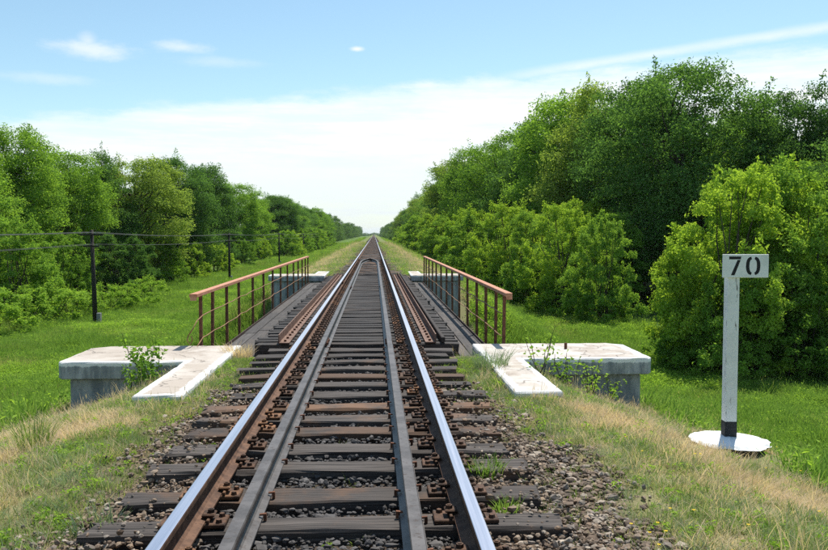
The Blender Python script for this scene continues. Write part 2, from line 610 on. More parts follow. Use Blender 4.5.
# ------------------------------------------------------------------ ground
HAZE = 0.00006
Y_A, Y_B = 12.35, 32.9            # bridge span between the abutments
PD = np.array([0, .8, 2.0, 2.7, 4.2, 6.6, 8.0, 30, 4000.0])
PZ = np.array([-.295, -.41, -.80, -1.15, -2.2, -3.75, -4.0, -4.05, -4.05])


def fbm(x, y, s):
    return (np.sin(x * 1.3 * s + 1.7 * np.sin(y * .7 * s)) + np.sin(y * 1.1 * s + 1.3 * np.sin(x * .9 * s + 2.0))
            + .5 * np.sin((x + y) * 2.3 * s + 1.0) + .5 * np.sin((x - 1.4 * y) * 2.1 * s)) / 3.0


def H(x, y):
    x = np.asarray(x, dtype=float); y = np.asarray(y, dtype=float)
    dx = np.maximum(0, np.abs(x) - 2.15)
    back = 33.6 + 2.3 * np.clip((np.abs(x) - 1.8) / .6, 0, 1)
    dy = np.minimum(np.maximum(0, y - 11.6), np.maximum(0, back - y))
    d = np.sqrt(dx * dx + (1.25 * dy) ** 2)
    z = np.interp(d, PD, PZ)
    amp = np.clip(d / 3.0, 0.0, 1.0)
    z = z + amp * 0.10 * fbm(x, y, 0.55) + np.clip(d / 1.0, .15, 1) * 0.03 * fbm(x, y, 2.6)
    z = z + np.clip((d - 8) / 10, 0, 1) * 0.25 * fbm(x, y, 0.11)
    # the bank is worn lower in front of the abutment walls
    ax = np.abs(x)
    z = z - .27 * np.clip((y - 8.2) / 2.0, 0, 1) * np.clip((ax - 2.25) / .7, 0, 1) * (y < 22.6) * np.clip((13.5 - y) / 1.0, 0, 1)
    # level footing under the kilometre post
    w = np.clip(1.9 - np.hypot(x - 4.08, (y - 8.25) * .85) / .55, 0, 1)
    z = z * (1 - w) - .885 * w
    # far banks sink less: the land comes up to the line a long way off
    z = z + np.clip((y - 150) / 900, 0, 1) * np.clip(d / 8, 0, 1) * 1.2
    return z


def hz(x, y):
    return float(H(x, y))


def axis_pts(parts):
    out = [parts[0][0]]
    for a, b, s in parts:
        n = max(1, int(round((b - a) / s)))
        out += list(np.linspace(a, b, n + 1)[1:])
    return np.array(out)


xs_p = axis_pts([(0, 6, .15), (6, 12, .3), (12, 40, 1.0), (40, 120, 6), (120, 600, 60), (600, 4000, 680)])
xs = np.concatenate([-xs_p[::-1], xs_p[1:]])
ys = np.concatenate([[-900, -300, -80, -30, -14, -8], axis_pts([(-5, 16, .16), (16, 40, .35), (40, 90, 1.0), (90, 260, 5), (260, 1000, 30), (1000, 9000, 400)])])
GX, GY = np.meshgrid(xs, ys)
GZ = H(GX, GY)
nx_, ny_ = len(xs), len(ys)
idx = np.arange(nx_ * ny_).reshape(ny_, nx_)
quads = np.stack([idx[:-1, :-1], idx[:-1, 1:], idx[1:, 1:], idx[1:, :-1]], -1).reshape(-1, 4)
g = obj('ground', mesh_np('ground', np.stack([GX, GY, GZ], -1).reshape(-1, 3), quads, M['ground'], smooth=True))
tag(g, kind='structure')

# ------------------------------------------------------------------ railway track
track = thing('railway_track', 'single railway track with polished rails and inner guard rails running to the horizon', 'railway track')
RAIL_X = 0.796
RH = 0.178
prof_half = [(.075, -RH), (.075, -RH + .011), (.028, -RH + .026), (.010, -RH + .045), (.0085, -.060), (.014, -.046), (.0365, -.036), (.0375, -.010), (.0350, -.0022), (.0315, 0.0)]
PROF = prof_half + [(-u, z) for (u, z) in reversed(prof_half)]
NP_ = len(PROF)


def rail_mi(k):
    a, b = PROF[k], PROF[(k + 1) % NP_]
    return 1 if min(a[1], b[1]) > -.003 else 0


def rail(x, y0, y1, name='rail', parent=None):
    mb = MB()
    n = 2 if y1 - y0 > 100 else max(2, int((y1 - y0) / 2))
    mb.sweep(PROF, [(x, y, 0) for y in np.linspace(y0, y1, n + 1)], rail_mi)
    return mb.build(name, [M['rust'], M['steel']], parent or track)


for s in (-1, 1):
    for (a, b) in ((-6, 26.496), (26.504, 51.496), (51.504, 1900)):
        rl = rail(s * RAIL_X, a, b)
    for yj in (26.5, 51.5):
        for side in (-1, 1):
            mb = MB()
            x0 = s * RAIL_X + side * .0095
            xa, xb = sorted((x0, x0 + side * .027))
            mb.box(xa, xb, yj - .4, yj + .4, -.128, -.045, 0, .006)
            for q in (-.3, -.12, .12, .3):
                xa2, xb2 = sorted((x0 + side * .0265, x0 + side * .046))
                mb.box(xa2, xb2, yj + q - .016, yj + q + .016, -.103, -.071)
            mb.build('fishplate', M['rust_dark'], track)

# guard rails inside the running rails, drawn together to a point beyond the bridge
GH = 0.158
gp = [(.066, -GH), (.066, -GH + .012), (.026, -GH + .026), (.009, -GH + .045), (.009, -.052), (.036, -.036), (.039, -.010), (.034, 0.0)]
GPROF = gp + [(-u, z) for (u, z) in reversed(gp)]
GX0, GZ0 = 0.475, -.045
for s in (-1, 1):
    def gpath(y0, y1):
        pts = []
        for y in np.concatenate([np.arange(y0, min(y1, 42), 3.0), np.linspace(max(y0, 42), y1, 24)]) if y1 > 42 else np.linspace(y0, y1, 8):
            t = np.clip((y - 43.5) / 7.5, 0, 1)
            x = GX0 - (GX0 - .045) * (t ** 2.4)
            pts.append((s * x, y, GZ0))
        return pts
    for (a, b) in ((-6, 12.0), (12.012, 24.5), (24.512, 51.0)):
        mb = MB()
        mb.sweep(GPROF, gpath(a, b))
        mb.build('guard_rail', M['guard_steel'], track)
    for yj in (12.006, 24.506):
        for side in (-1, 1):
            mb = MB()
            x0 = s * GX0 + side * .0095
            xa, xb = sorted((x0, x0 + side * .026))
            mb.box(xa, xb, yj - .3, yj + .3, GZ0 - .115, GZ0 - .05, 0, .005)
            for q in (-.2, -.08, .08, .2):
                xa2, xb2 = sorted((x0 + side * .0255, x0 + side * .045))
                mb.box(xa2, xb2, yj + q - .015, yj + q + .015, GZ0 - .098, GZ0 - .068)
            mb.build('fishplate', M['rust_dark'], track)
mb = MB()
mb.box(-.085, .085, 50.7, 51.75, GZ0 - .10, GZ0 + .012, 0, .03)
mb.build('guard_rail_tip', M['girder'], track)

SL_TOP = -RH - .022         # top of a sleeper


def sleeper_mesh(seed, hw, length, hgt, wav=.006):
    r = np.random.default_rng(seed)
    n = 9
    xs_ = np.linspace(-length / 2, length / 2, n)
    ring = np.array([(-hw, -hgt), (hw, -hgt), (hw, -.012), (hw - .014, 0), (-hw + .014, 0), (-hw, -.012)])
    V = []
    for i, x in enumerate(xs_):
        e = 1.0 if 0 < i < n - 1 else 0.93
        for j, (y, z) in enumerate(ring):
            V.append((x + (r.normal(0, .022) if i in (0, n - 1) else r.normal(0, .01)), y * e + r.normal(0, wav), z + (r.normal(0, wav * .7) if j > 1 else 0) - (.012 * r.random() if i in (0, n - 1) and j > 1 else 0)))
    Fc = []
    m = len(ring)
    for i in range(n - 1):
        for j in range(m):
            j2 = (j + 1) % m
            Fc.append((i * m + j, (i + 1) * m + j, (i + 1) * m + j2, i * m + j2))
    Fc.append(tuple(range(m))); Fc.append(tuple((n - 1) * m + j for j in range(m - 1, -1, -1)))
    mb = MB(); mb.add(V, Fc)
    return mb


sleeper_meshes = [sleeper_mesh(20 + i, .125, 2.75 + .06 * (i % 3 - 1), .17, .007).mesh('sleeper', M['sleeper']) for i in range(7)]


def plate_mesh(kind):
    """ribbed plate with clips on the rail foot and bolts; origin under the rail centre, on the sleeper"""
    mb = MB()
    mb.box(-.19, .19, -.085, .085, -.006, .020, 0, .005)
    for sx in (-1, 1):
        a, b = sorted((sx * .082, sx * .100))
        mb.box(a, b, -.08, .08, .020, .044, 0, .004)                         # rib
        a, b = sorted((sx * .050, sx * .125))
        dy = .0 if kind < 2 else .012 * sx
        mb.box(a, b, -.042 + dy, .042 + dy, .046, .064, 0, .007)             # clip
        mb.tube([(sx * .098, dy, .02), (sx * .098, dy, .088)], .011, 6)
        mb.tube([(sx * .098, dy, .062), (sx * .098, dy, .084)], .021, 6)     # nut
        for q in (-.052, .052):
            if kind == 1 and q > 0 and sx > 0:
                continue
            mb.tube([(sx * .152, q, .018), (sx * .152, q, .040)], [.021, .016], 6)   # screw spike heads
    return mb.mesh('tie_plate', M['rust_plate'])


plate_meshes = [plate_mesh(i) for i in range(3)]


def spike():
    """one track spike, head hooked over the guard rail's foot towards -x"""
    mb = MB()
    mb.add([(.004, -.009, -.01), (.022, -.009, -.01), (.022, .009, -.01), (.004, .009, -.01),
            (.004, -.009, .022), (.022, -.009, .022), (.022, .009, .022), (.004, .009, .022),
            (-.022, -.011, .022), (-.022, .011, .022), (-.020, -.010, .030), (-.020, .010, .030), (.020, -.011, .034), (.020, .011, .034)],
           [(0, 1, 5, 4), (1, 2, 6, 5), (2, 3, 7, 6), (3, 0, 4, 7), (4, 8, 9, 7), (8, 10, 11, 9), (10, 12, 13, 11), (5, 6, 13, 12), (4, 5, 12, 10, 8), (7, 9, 11, 13, 6), (3, 2, 1, 0)])
    return mb.mesh('guard_spike', M['rust_dark'])


spike_me = spike()

near = [1.9, 2.45, 2.98, 3.55, 4.08, 4.66, 5.16, 5.80, 6.34, 6.90, 7.36, 7.88, 8.46, 9.02, 9.56, 10.12, 10.68, 11.2, 11.74]
far = list(np.arange(33.6, 70, .545))
sl_y = near + far
for i, y in enumerate(sl_y):
    o = obj('sleeper', sleeper_meshes[int(rng.integers(0, 7))], track)
    o.location = (rng.normal(0, .05), y + rng.normal(0, .015 if y > 12 else 0), SL_TOP - (abs(rng.normal(0, .006)) + .002))
    rz = rng.normal(0, .010)
    o.rotation_euler = (rng.normal(0, .008), rng.normal(0, .003), rz + (math.pi if rng.random() < .5 else 0))
    flip = -1 if abs(o.rotation_euler.z) > 1.5 else 1
    if y < 52:
        for s in (-1, 1):
            p = obj('tie_plate', plate_meshes[int(rng.integers(0, 3))], o)
            p.location = (flip * (s * RAIL_X - o.location.x), 0, -o.location.z + SL_TOP + .001)
            if y < 14:
                for e in (-1, 1):
                    q = obj('guard_spike', spike_me, o)
                    q.location = (flip * (s * GX0 - o.location.x + e * .070), e * s * .05, -o.location.z + SL_TOP + .002)
                    q.rotation_euler = (0, 0, 0 if e * flip > 0 else math.pi)
# sleepers too far off to pick apart
V = []; Fc = []; b = 0
box8 = np.array([(x, y, z) for z in (-.17, 0) for y in (-.12, .12) for x in (-1.375, 1.375)])
bf = np.array([(4, 5, 7, 6), (0, 1, 5, 4), (2, 6, 7, 3), (0, 4, 6, 2), (1, 3, 7, 5)])
yy = far[-1] + .545
while yy < 420:
    V.append(box8 + (rng.normal(0, .05), yy, SL_TOP - .004)); Fc.append(bf + b); b += 8
    yy += .545
tag(obj('distant_sleepers', mesh_np('distant_sleepers', np.concatenate(V), np.concatenate(Fc), M['sleeper']), track), kind='stuff')

# ------------------------------------------------------------------ bridge span
bridge = thing('railway_bridge', 'short open-deck railway bridge of dark timbers with plank walkways on both sides', 'bridge', (0, 0, 0))
tim_me = [sleeper_mesh(60 + i, .108, 3.2 + .05 * (i % 3 - 1), .24, .005).mesh('bridge_timber', M['timber']) for i in range(5)]
y = Y_A + .1
while y < Y_B:
    o = obj('bridge_timber', tim_me[int(rng.integers(0, 5))], bridge)
    o.location = (rng.normal(0, .02), y, SL_TOP - .003 - abs(rng.normal(0, .005)))
    o.rotation_euler = (0, 0, rng.normal(0, .005))
    for s in (-1, 1):
        p = obj('tie_plate', plate_meshes[int(rng.integers(0, 3))], o)
        p.location = (s * RAIL_X - o.location.x, 0, -o.location.z + SL_TOP + .001)
    y += .368 + rng.normal(0, .008)
# steel plate girders under the timbers
for s in (-1, 1):
    mb = MB()
    x = s * .95
    mb.box(x - .16, x + .16, Y_A - .3, Y_B + .3, -.472, -.448)
    mb.box(x - .012, x + .012, Y_A - .3, Y_B + .3, -1.75, -.474)
    mb.box(x - .16, x + .16, Y_A - .3, Y_B + .3, -1.776, -1.752)
    for yy in np.arange(Y_A, Y_B, 1.6):
        for t in (-1, 1):
            xa, xb = sorted((x + t * .014, x + t * .14))
            mb.box(xa, xb, yy - .008, yy + .008, -1.748, -.476)
    mb.build('girder', M['girder'], bridge)
for yy in np.arange(Y_A + 1.0, Y_B, 3.2):
    mb = MB()
    mb.tube([(-.9, yy, -.7), (.9, yy + .0, -1.5)], .03, 5)
    mb.tube([(.9, yy + .06, -.7), (-.9, yy + .06, -1.5)], .03, 5)
    mb.build('cross_brace', M['girder'], bridge)
# steel angles bolted over the timber ends, outside the rails
for s in (-1, 1):
    mb = MB()
    xo = s * 1.20
    xa, xb = sorted((xo, xo - s * .15))
    mb.box(xa, xb, Y_A - .05, Y_B + .1, SL_TOP + .004, SL_TOP + .022)
    xa, xb = sorted((xo, xo + s * .016))
    mb.box(xa, xb, Y_A - .05, Y_B + .1, SL_TOP + .004, SL_TOP + .145)
    ga = mb.build('guard_angle', M['rust_angle'], bridge)
    mb = MB()
    for yy in np.arange(Y_A + .1, Y_B, .368):
        mb.tube([(xo - s * .075, yy, SL_TOP + .020), (xo - s * .075, yy, SL_TOP + .05)], .022, 6)
    mb.build('bolt_row', M['rust_dark'], ga)
    if s < 0:
        continue
    mb = MB()
    xa, xb = sorted((s * 1.30, s * 1.36))
    mb.box(xa, xb, Y_A, Y_B, SL_TOP + .003, SL_TOP + .09, 0, .01)
    mb.build('timber_rail', M['timber'], bridge)

# plank walkways, lower than the timbers, on brackets
WK = -.50
RAIL_POST = {-1: (-2.42, [12.55, 13.42, 14.75, 16.1, 17.9, 19.7, 21.4, 23.2, 25.1, 27.0, 28.6, 30.2, 31.6, 32.8]),
             1: (2.28, [12.5, 13.35, 14.5, 15.8, 17.4, 19.1, 20.8, 22.5, 24.3, 26.2, 28.0, 29.7, 31.3, 32.7])}
for s in (-1, 1):
    xr = abs(RAIL_POST[s][0])
    xi, xo = 1.66, xr - .06
    nb = 3
    bw = (xo - xi) / nb
    for bidx in range(nb):
        y0 = Y_A + .02
        k = 0
        while y0 < Y_B - .3:
            L = min(rng.uniform(3.2, 4.6), Y_B - .02 - y0)
            mb = MB()
            xa = xi + bidx * bw + .006
            xb = xa + bw - .012
            mb.box(-.5 * (xb - xa), .5 * (xb - xa), 0, L - .012, -.04, 0, 0, .005)
            o = mb.build('walkway_plank', M['plank'], bridge)
            o.location = (s * (xa + xb) / 2, y0, WK + rng.normal(0, .004))
            o.rotation_euler = (rng.normal(0, .0012), rng.normal(0, .008), rng.normal(0, .0012))
            y0 += L
            k += 1
    mb = MB()
    xa, xb = sorted((s * (xr - .05), s * (xr - .035)))
    mb.box(xa, xb, Y_A, Y_B, WK - .15, WK + .03)
    mb.build('edge_angle', M['girder'], bridge)
    for yy in np.arange(Y_A + .4, Y_B, 1.7):
        mb = MB()
        xa, xb = sorted((s * .98, s * (xr + .04)))
        mb.box(xa, xb, yy - .04, yy + .04, WK - .17, WK - .055)
        mb.tube([(s * .97, yy, -1.3), (s * (xr - .1), yy, WK - .14)], .028, 5)
        mb.build('walkway_bracket', M['girder'], bridge)
# breast walls that carry the girders
for (y0, y1) in ((11.35, Y_A - .02), (Y_B + .02, 33.9)):
    mb = MB()
    mb.box(-1.77, 1.77, y0, y1, -4.6, -.47, 0, .02)
    mb.build('breast_wall', M['concrete'], bridge)

# ------------------------------------------------------------------ railings
def railing(s, label):
    xr, ys_ = RAIL_POST[s]
    r = thing('bridge_railing', label, 'railing', (xr, 0, WK), 'railings on the bridge')
    top = .59 - WK
    for i, y in enumerate(ys_):
        mb = MB()
        w, t = .048, .008
        lean = rng.normal(0, .006)
        a = -s
        M4 = Matrix.Translation((0, y, 0)) @ Matrix.Rotation(lean, 4, 'Y')
        xa, xb = sorted((0, s * w))
        mb.box(xa, xb, 0, t, -.14, top - .03, 0, 0, M4)
        xa, xb = sorted((0, s * t))
        mb.box(xa, xb, t + .0005, w, -.14, top - .031, 0, 0, M4)
        mb.build('post', M['rust_dark'], r)
    # top rail: an angle laid over the posts
    ya, yb = ys_[0] - .42, ys_[-1] + .12
    mb = MB()
    xa, xb = sorted((s * .085, -s * .012))
    mb.box(xa, xb, ya, yb, top - .012, top, 0, .003)
    xa, xb = sorted((-s * .012, -s * .022))
    mb.box(xa, xb, ya, yb, top - .052, top - .001, 0, .003)
    if s < 0:
        xa, xb = sorted((s * .085, s * .095))
        mb.box(xa, xb, ya, yb, top - .052, top - .001, 0, .003)
    mb.box(min(s * .084, -s * .011), max(s * .084, -s * .011), ya + .001, ya + .012, top - .10, top - .013)
    mb.build('top_rail', M['paint_red'], r)
    for hgt in (.74, .385):
        pts = []
        for i, y in enumerate(ys_):
            pts.append((-s * .009, y + .03, hgt + rng.normal(0, .007)))
            if i < len(ys_) - 1:
                for q in (.33, .67):
                    yq = y + (ys_[i + 1] - y) * q
                    pts.append((-s * .009 + rng.normal(0, .008), yq, hgt - .010 + rng.normal(0, .005)))
        if s < 0:
            pts = ([(-.10, ys_[0] - .50, hgt - .27), (-.03, ys_[0] - .48, hgt - .16), (.0, ys_[0] - .36, hgt - .06)] if hgt > .5 else [(-.06, ys_[0] - .52, hgt - .25), (0, ys_[0] - .3, hgt - .08)]) + pts
        mb = MB(); mb.tube(pts, .0085, 6)
        mb.build('mid_rail', M['rod'], r, smooth=True)
    if s < 0:
        mb = MB()
        mb.tube([(-.10, ys_[0] - .50, .47), (-.12, ys_[0] - .49, .40), (-.09, ys_[0] - .45, .33), (-.05, ys_[0] - .44, .40), (-.06, ys_[0] - .47, .46)], .009, 6)
        mb.build('bent_rod_end', M['rod'], r, smooth=True)
    return r


railing(-1, 'rusty railing with bent loose rods on the left side of the bridge')
railing(1, 'rusty railing on the right side of the bridge in front of the bushes')

# ------------------------------------------------------------------ abutment blocks
SLB = -.215


def cap_mesh(s, name, W=4.0):
    """L-shaped cap, chamfered; local coordinates are those of the near end"""
    out = [(1.78, 8.5), (2.3, 8.5), (2.3, 10.78), (W - .07, 10.78), (W, 10.88), (W, 12.1), (W - .22, 12.32), (1.78, 12.32)]
    r = np.random.default_rng(5 + s)
    # subdivide the outline so its edge can be slightly broken
    pts = []
    for i in range(len(out)):
        a, b = np.array(out[i]), np.array(out[(i + 1) % len(out)])
        n = max(1, int(np.linalg.norm(b - a) / .14))
        for q in range(n):
            pts.append(a + (b - a) * q / n)
    pts = np.array(pts)
    n = len(pts)
    nxt, prv = np.roll(pts, -1, 0), np.roll(pts, 1, 0)
    tdir = nxt - prv
    tdir /= np.linalg.norm(tdir, axis=1)[:, None] + 1e-9
    nrm = np.stack([tdir[:, 1], -tdir[:, 0]], 1)       # outward for counter-clockwise
    rings = []
    for (inset, z) in ((.012, SLB - .23), (0, SLB - .218), (0, SLB - .016), (.014, SLB)):
        j = np.where(r.random((n, 1)) < .12, r.uniform(.0, .028, (n, 1)), r.normal(0, .002, (n, 1))) if z > SLB - .05 else r.normal(0, .002, (n, 1))
        p = pts - nrm * (inset + j)
        rings.append(np.column_stack([p[:, 0] * s, p[:, 1], np.full(n, z) + r.normal(0, .0012, n)]))
    V = np.concatenate(rings)
    Fc = []
    for k in range(3):
        for i in range(n):
            j = (i + 1) % n
            q = [k * n + i, k * n + j, (k + 1) * n + j, (k + 1) * n + i]
            Fc.append(q if s > 0 else q[::-1])
    topf = [3 * n + i for i in range(n)]
    Fc.append(topf if s > 0 else topf[::-1])
    botf = [i for i in range(n)][::-1]
    Fc.append(botf if s > 0 else botf[::-1])
    mb = MB(); mb.add(V, Fc)
    return mb.mesh(name, M['slab'])


def abutment(s, far_end, label):
    loc, rz = ((0, 0, 0), 0.0)
    if far_end:
        loc, rz = ((0, Y_A + Y_B, 0), math.pi)
    r = thing('bridge_abutment', label, 'abutment', loc, 'concrete abutment blocks at the bridge corners', rz)
    W = 4.1 if s > 0 else 3.97
    obj('cap_slab', cap_mesh(s, 'cap_slab', W), r)
    mb = MB()
    xa, xb = sorted((s * 1.90, s * (W - .14)))
    mb.box(xa, xb, 10.9, 12.22, -4.7, SLB - .229, 0, .03)
    mb.build('wall', M['concrete'], r)
    mb = MB()
    xa, xb = sorted((s * 1.83, s * 2.25))
    mb.box(xa, xb, 8.56, 10.86, -1.6, SLB - .231, 0, .02)
    mb.build('wing_wall', M['concrete'], r)
    if not far_end and s > 0:
        mb = MB(); mb.tube([(3.1, 11.7, SLB - .02), (3.1, 11.7, SLB + .09)], .022, 6)
        mb.build('steel_pin', M['rust_dark'], r)


abutment(-1, False, 'white-edged concrete abutment slab with tan top at the near left bridge end')
abutment(1, False, 'white-edged concrete abutment slab at the near right bridge end, towards the number post')
abutment(1, True, 'grey concrete abutment with white top at the far end behind the left railing')
abutment(-1, True, 'grey concrete abutment with white top at the far end behind the right railing')

# ------------------------------------------------------------------ kilometre post
KD = 8.6
KX = at(728.6, KD, 440)
KZ = CZ - 2.31
kp = thing('kilometre_post', 'white kilometre post with a number 70 plate standing on a whitewashed disc', 'sign post', (KX, KD, KZ), rz=R(-3))
mb = MB()
S_ = KD / F * 1.0
mb.box(-.063, .063, -.055, .055, .21, 1.90, 0, .010)
mb.build('post', M['white_post'], kp)
mb = MB()
mb.box(-.066, .066, -.058, .058, -.15, .25, 0, .010)
mb.build('black_foot', M['black_paint'], kp)
mb = MB()
mb.box(-.13, .367, -.076, -.058, 1.835, 2.090, 0, .004)
plate = mb.build('number_plate', M['white_plate'], kp)
FY = -.0775


def flat(poly_list, name):
    mb = MB()
    for poly in poly_list:
        n = len(poly)
        V = [(x, FY, z) for x, z in poly] + [(x, FY + .0012, z) for x, z in poly]
        Fc = [tuple(range(n)), tuple(range(2 * n - 1, n - 1, -1))] + [(i, i + n, (i + 1) % n + n, (i + 1) % n) for i in range(n)]
        mb.add(V, Fc)
    return mb.build(name, M['black_print'], plate)


zb, zt = 1.862, 2.066
x7 = -.130 + .497 * (350 - 302) / 360
w7 = .497 * 95 / 360
flat([[(x7, zt), (x7, zt - .031), (x7 + w7 - .036, zt - .031), (x7 + w7 - .004, zt - .031), (x7 + w7, zt)],
      [(x7 + w7 - .040, zt - .038), (x7 + w7 - .006, zt - .038), (x7 + .062, zb), (x7 + .022, zb)]], 'digit_seven')
xc0, zc0 = -.130 + .497 * (540 - 302) / 360, (zb + zt) / 2
halves = []
for sgn in (-1, 1):
    outer, inner = [], []
    for i in range(13):
        a = R(-81 + 162 * i / 12)
        ca, sa = math.cos(a), math.sin(a)
        sup = lambda c, p: math.copysign(abs(c) ** p, c)
        outer.append((xc0 + sgn * (.005 + .073 * sup(ca, .75)), zc0 + .101 * sup(sa, .85)))
        inner.append((xc0 + sgn * (.005 + .036 * sup(ca, .75)), zc0 + .073 * sup(sa, .85)))
    poly = outer + inner[::-1]
    if sgn < 0:
        poly = poly[::-1]
    # quads, so the concave outline stays clean
    for i in range(12):
        qd = [outer[i], outer[i + 1], inner[i + 1], inner[i]]
        halves.append(qd if sgn > 0 else qd[::-1])
flat(halves, 'digit_zero')
# disc: a low, uneven whitewashed lens
mb = MB()
r = np.random.default_rng(3)
NS = 40
prof = [(.0, .045), (.2, .036), (.38, .010), (.425, -.016), (.36, -.06), (.30, -.16)]
V = [(0.02, 0, .05)]
wob = [1 + .05 * math.sin(2 * math.pi * k / NS * 2 + 1) + .03 * math.sin(2 * math.pi * k / NS * 5 + 2) + r.normal(0, .016) for k in range(NS)]
for (rad, z) in prof[1:]:
    for k in range(NS):
        a = 2 * math.pi * k / NS
        V.append((.01 + rad * wob[k] * math.cos(a), rad * wob[k] * math.sin(a), z - .018 * math.cos(a) + r.normal(0, .004)))
Fc = [(0, 1 + k, 1 + (k + 1) % NS) for k in range(NS)]
for q in range(len(prof) - 2):
    for k in range(NS):
        k2 = (k + 1) % NS
        Fc.append((1 + q * NS + k, 1 + (q + 1) * NS + k, 1 + (q + 1) * NS + k2, 1 + q * NS + k2))
mi = [0] * NS + [0] * (NS * 2) + [1] * (NS * (len(prof) - 4))
mb.v = V; mb.f = [list(f) for f in Fc]; mb.mi = mi
mb.build('base_disc', [M['white_disc'], M['soil']], kp, smooth=False).location.z = .03

# ------------------------------------------------------------------ telegraph line
PX = at(95, 49)
POLE_Y = [1.5, 49, 94, 143, 192, 241]
WIRES = [(-.55, 5.55), (.55, 5.55), (-.25, 5.57), (.25, 5.57), (-.32, 4.85), (.32, 4.85)]
pole_names = {49: 'dark wooden telegraph pole with grey concrete stub at the meadow edge',
              94: 'dark telegraph pole standing just behind the left railing, second along the line',
              143: 'thin dark telegraph pole, third along the line beyond the left railing',
              192: 'small dark telegraph pole, fourth along the line against the distant trees',
              241: 'tiny dark telegraph pole, farthest of the line against the distant trees'}
tops = []
for y in POLE_Y:
    zb_ = hz(PX, y)
    tops.append(zb_)
    if y < 10:
        continue
    t = thing('telegraph_pole', pole_names[int(y)], 'telegraph pole', (PX, y, zb_), 'telegraph poles along the meadow')
    lean = (-.12 if y == 49 else 0)
    mb = MB()
    mb.tube([(0, 0, -.4), (lean * .4, 0, 2.5), (lean, 0, 5.75)], [.15, .13, .10], 10)
    mb.build('pole', M['pole'], t, smooth=True)
    for (hw, z) in ((.72, 5.42), (.48, 4.72)):
        mb = MB(); mb.box(-hw + lean, hw + lean, -.06 - .10, .0 - .10, z, z + .1, 0, .01)
        mb.build('crossarm', M['pole'], t)
    for (x, z) in WIRES:
        mb = MB(); mb.tube([(x + lean, -.13, z - .05), (x + lean, -.13, z + .05)], [.03, .045], 8)
        mb.build('insulator', M['insulator'], t)
    mb = MB(); mb.box(.12, .34, -.16, .12, -.4, .75, 0, .02)
    mb.build('stub_post', M['stub'], t)
ORD = ['topmost outer wire away from the track', 'topmost outer wire towards the track', 'top inner wire away from the track', 'top inner wire towards the track', 'lower wire away from the track', 'lower wire towards the track']
for (x, z), nm in zip(WIRES, ORD):
    pts = []
    for i in range(len(POLE_Y) - 1):
        for q in np.linspace(0, 1, 9)[:-1]:
            yy = POLE_Y[i] + (POLE_Y[i + 1] - POLE_Y[i]) * q
            zz = tops[i] + (tops[i + 1] - tops[i]) * q + z + .05 - .22 * 4 * q * (1 - q)
            lx = -.12 * max(0, 1 - abs(yy - 49) / 47)
            pts.append((PX + x + lx, yy - .13, zz))
    mb = MB(); mb.tube(pts, .010, 5)
    w_ = mb.build('telegraph_wire', M['wire'], None, smooth=True)
    tag(w_, 'thin dark telegraph line, ' + nm, 'wire', 'telegraph wires')

# ------------------------------------------------------------------ trees and bushes
def leaves_mesh(name, P, N, size, r, material, aspect=.5):
    """one folded rhombus per leaf: 4 corners, 2 triangles"""
    n = len(P)
    N = N / (np.linalg.norm(N, axis=1, keepdims=True) + 1e-9)
    a = r.normal(size=(n, 3)); a[:, 2] -= .35
    t = a - (a * N).sum(1, keepdims=True) * N
    t /= np.linalg.norm(t, axis=1, keepdims=True) + 1e-9
    b = np.cross(N, t)
    L = size * r.uniform(.65, 1.35, n)[:, None]
    W = L * aspect
    tip = P + t * L * .5 - N * L * .10
    base = P - t * L * .5
    l = P + b * W * .5 + N * L * .05
    rr = P - b * W * .5 + N * L * .05
    V = np.stack([base, rr, tip, l], 1).reshape(-1, 3)
    i0 = np.arange(n) * 4
    Fc = np.concatenate([np.stack([i0, i0 + 1, i0 + 2], 1), np.stack([i0, i0 + 2, i0 + 3], 1)])
    lv = np.repeat(r.beta(2, 2, n), 4)
    return mesh_np(name, V, Fc, material, {'leafv': ('FLOAT', lv.astype(np.float32))})


def limb(mb, p0, p1, r0, r1, r, n=4, sag=.12, sides=6):
    p0 = np.array(p0, float); p1 = np.array(p1, float)
    L = np.linalg.norm(p1 - p0)
    pts = []; rs = []
    for i in range(n + 1):
        q = i / n
        j = r.normal(0, .05 * L, 3) if 0 < i < n else 0
        up = np.array([0, 0, sag * L * math.sin(math.pi * q)])
        pts.append(p0 + (p1 - p0) * q + j * .6 + up * .5)
        rs.append(r0 + (r1 - r0) * q)
    mb.tube(pts, rs, sides, cap=False)


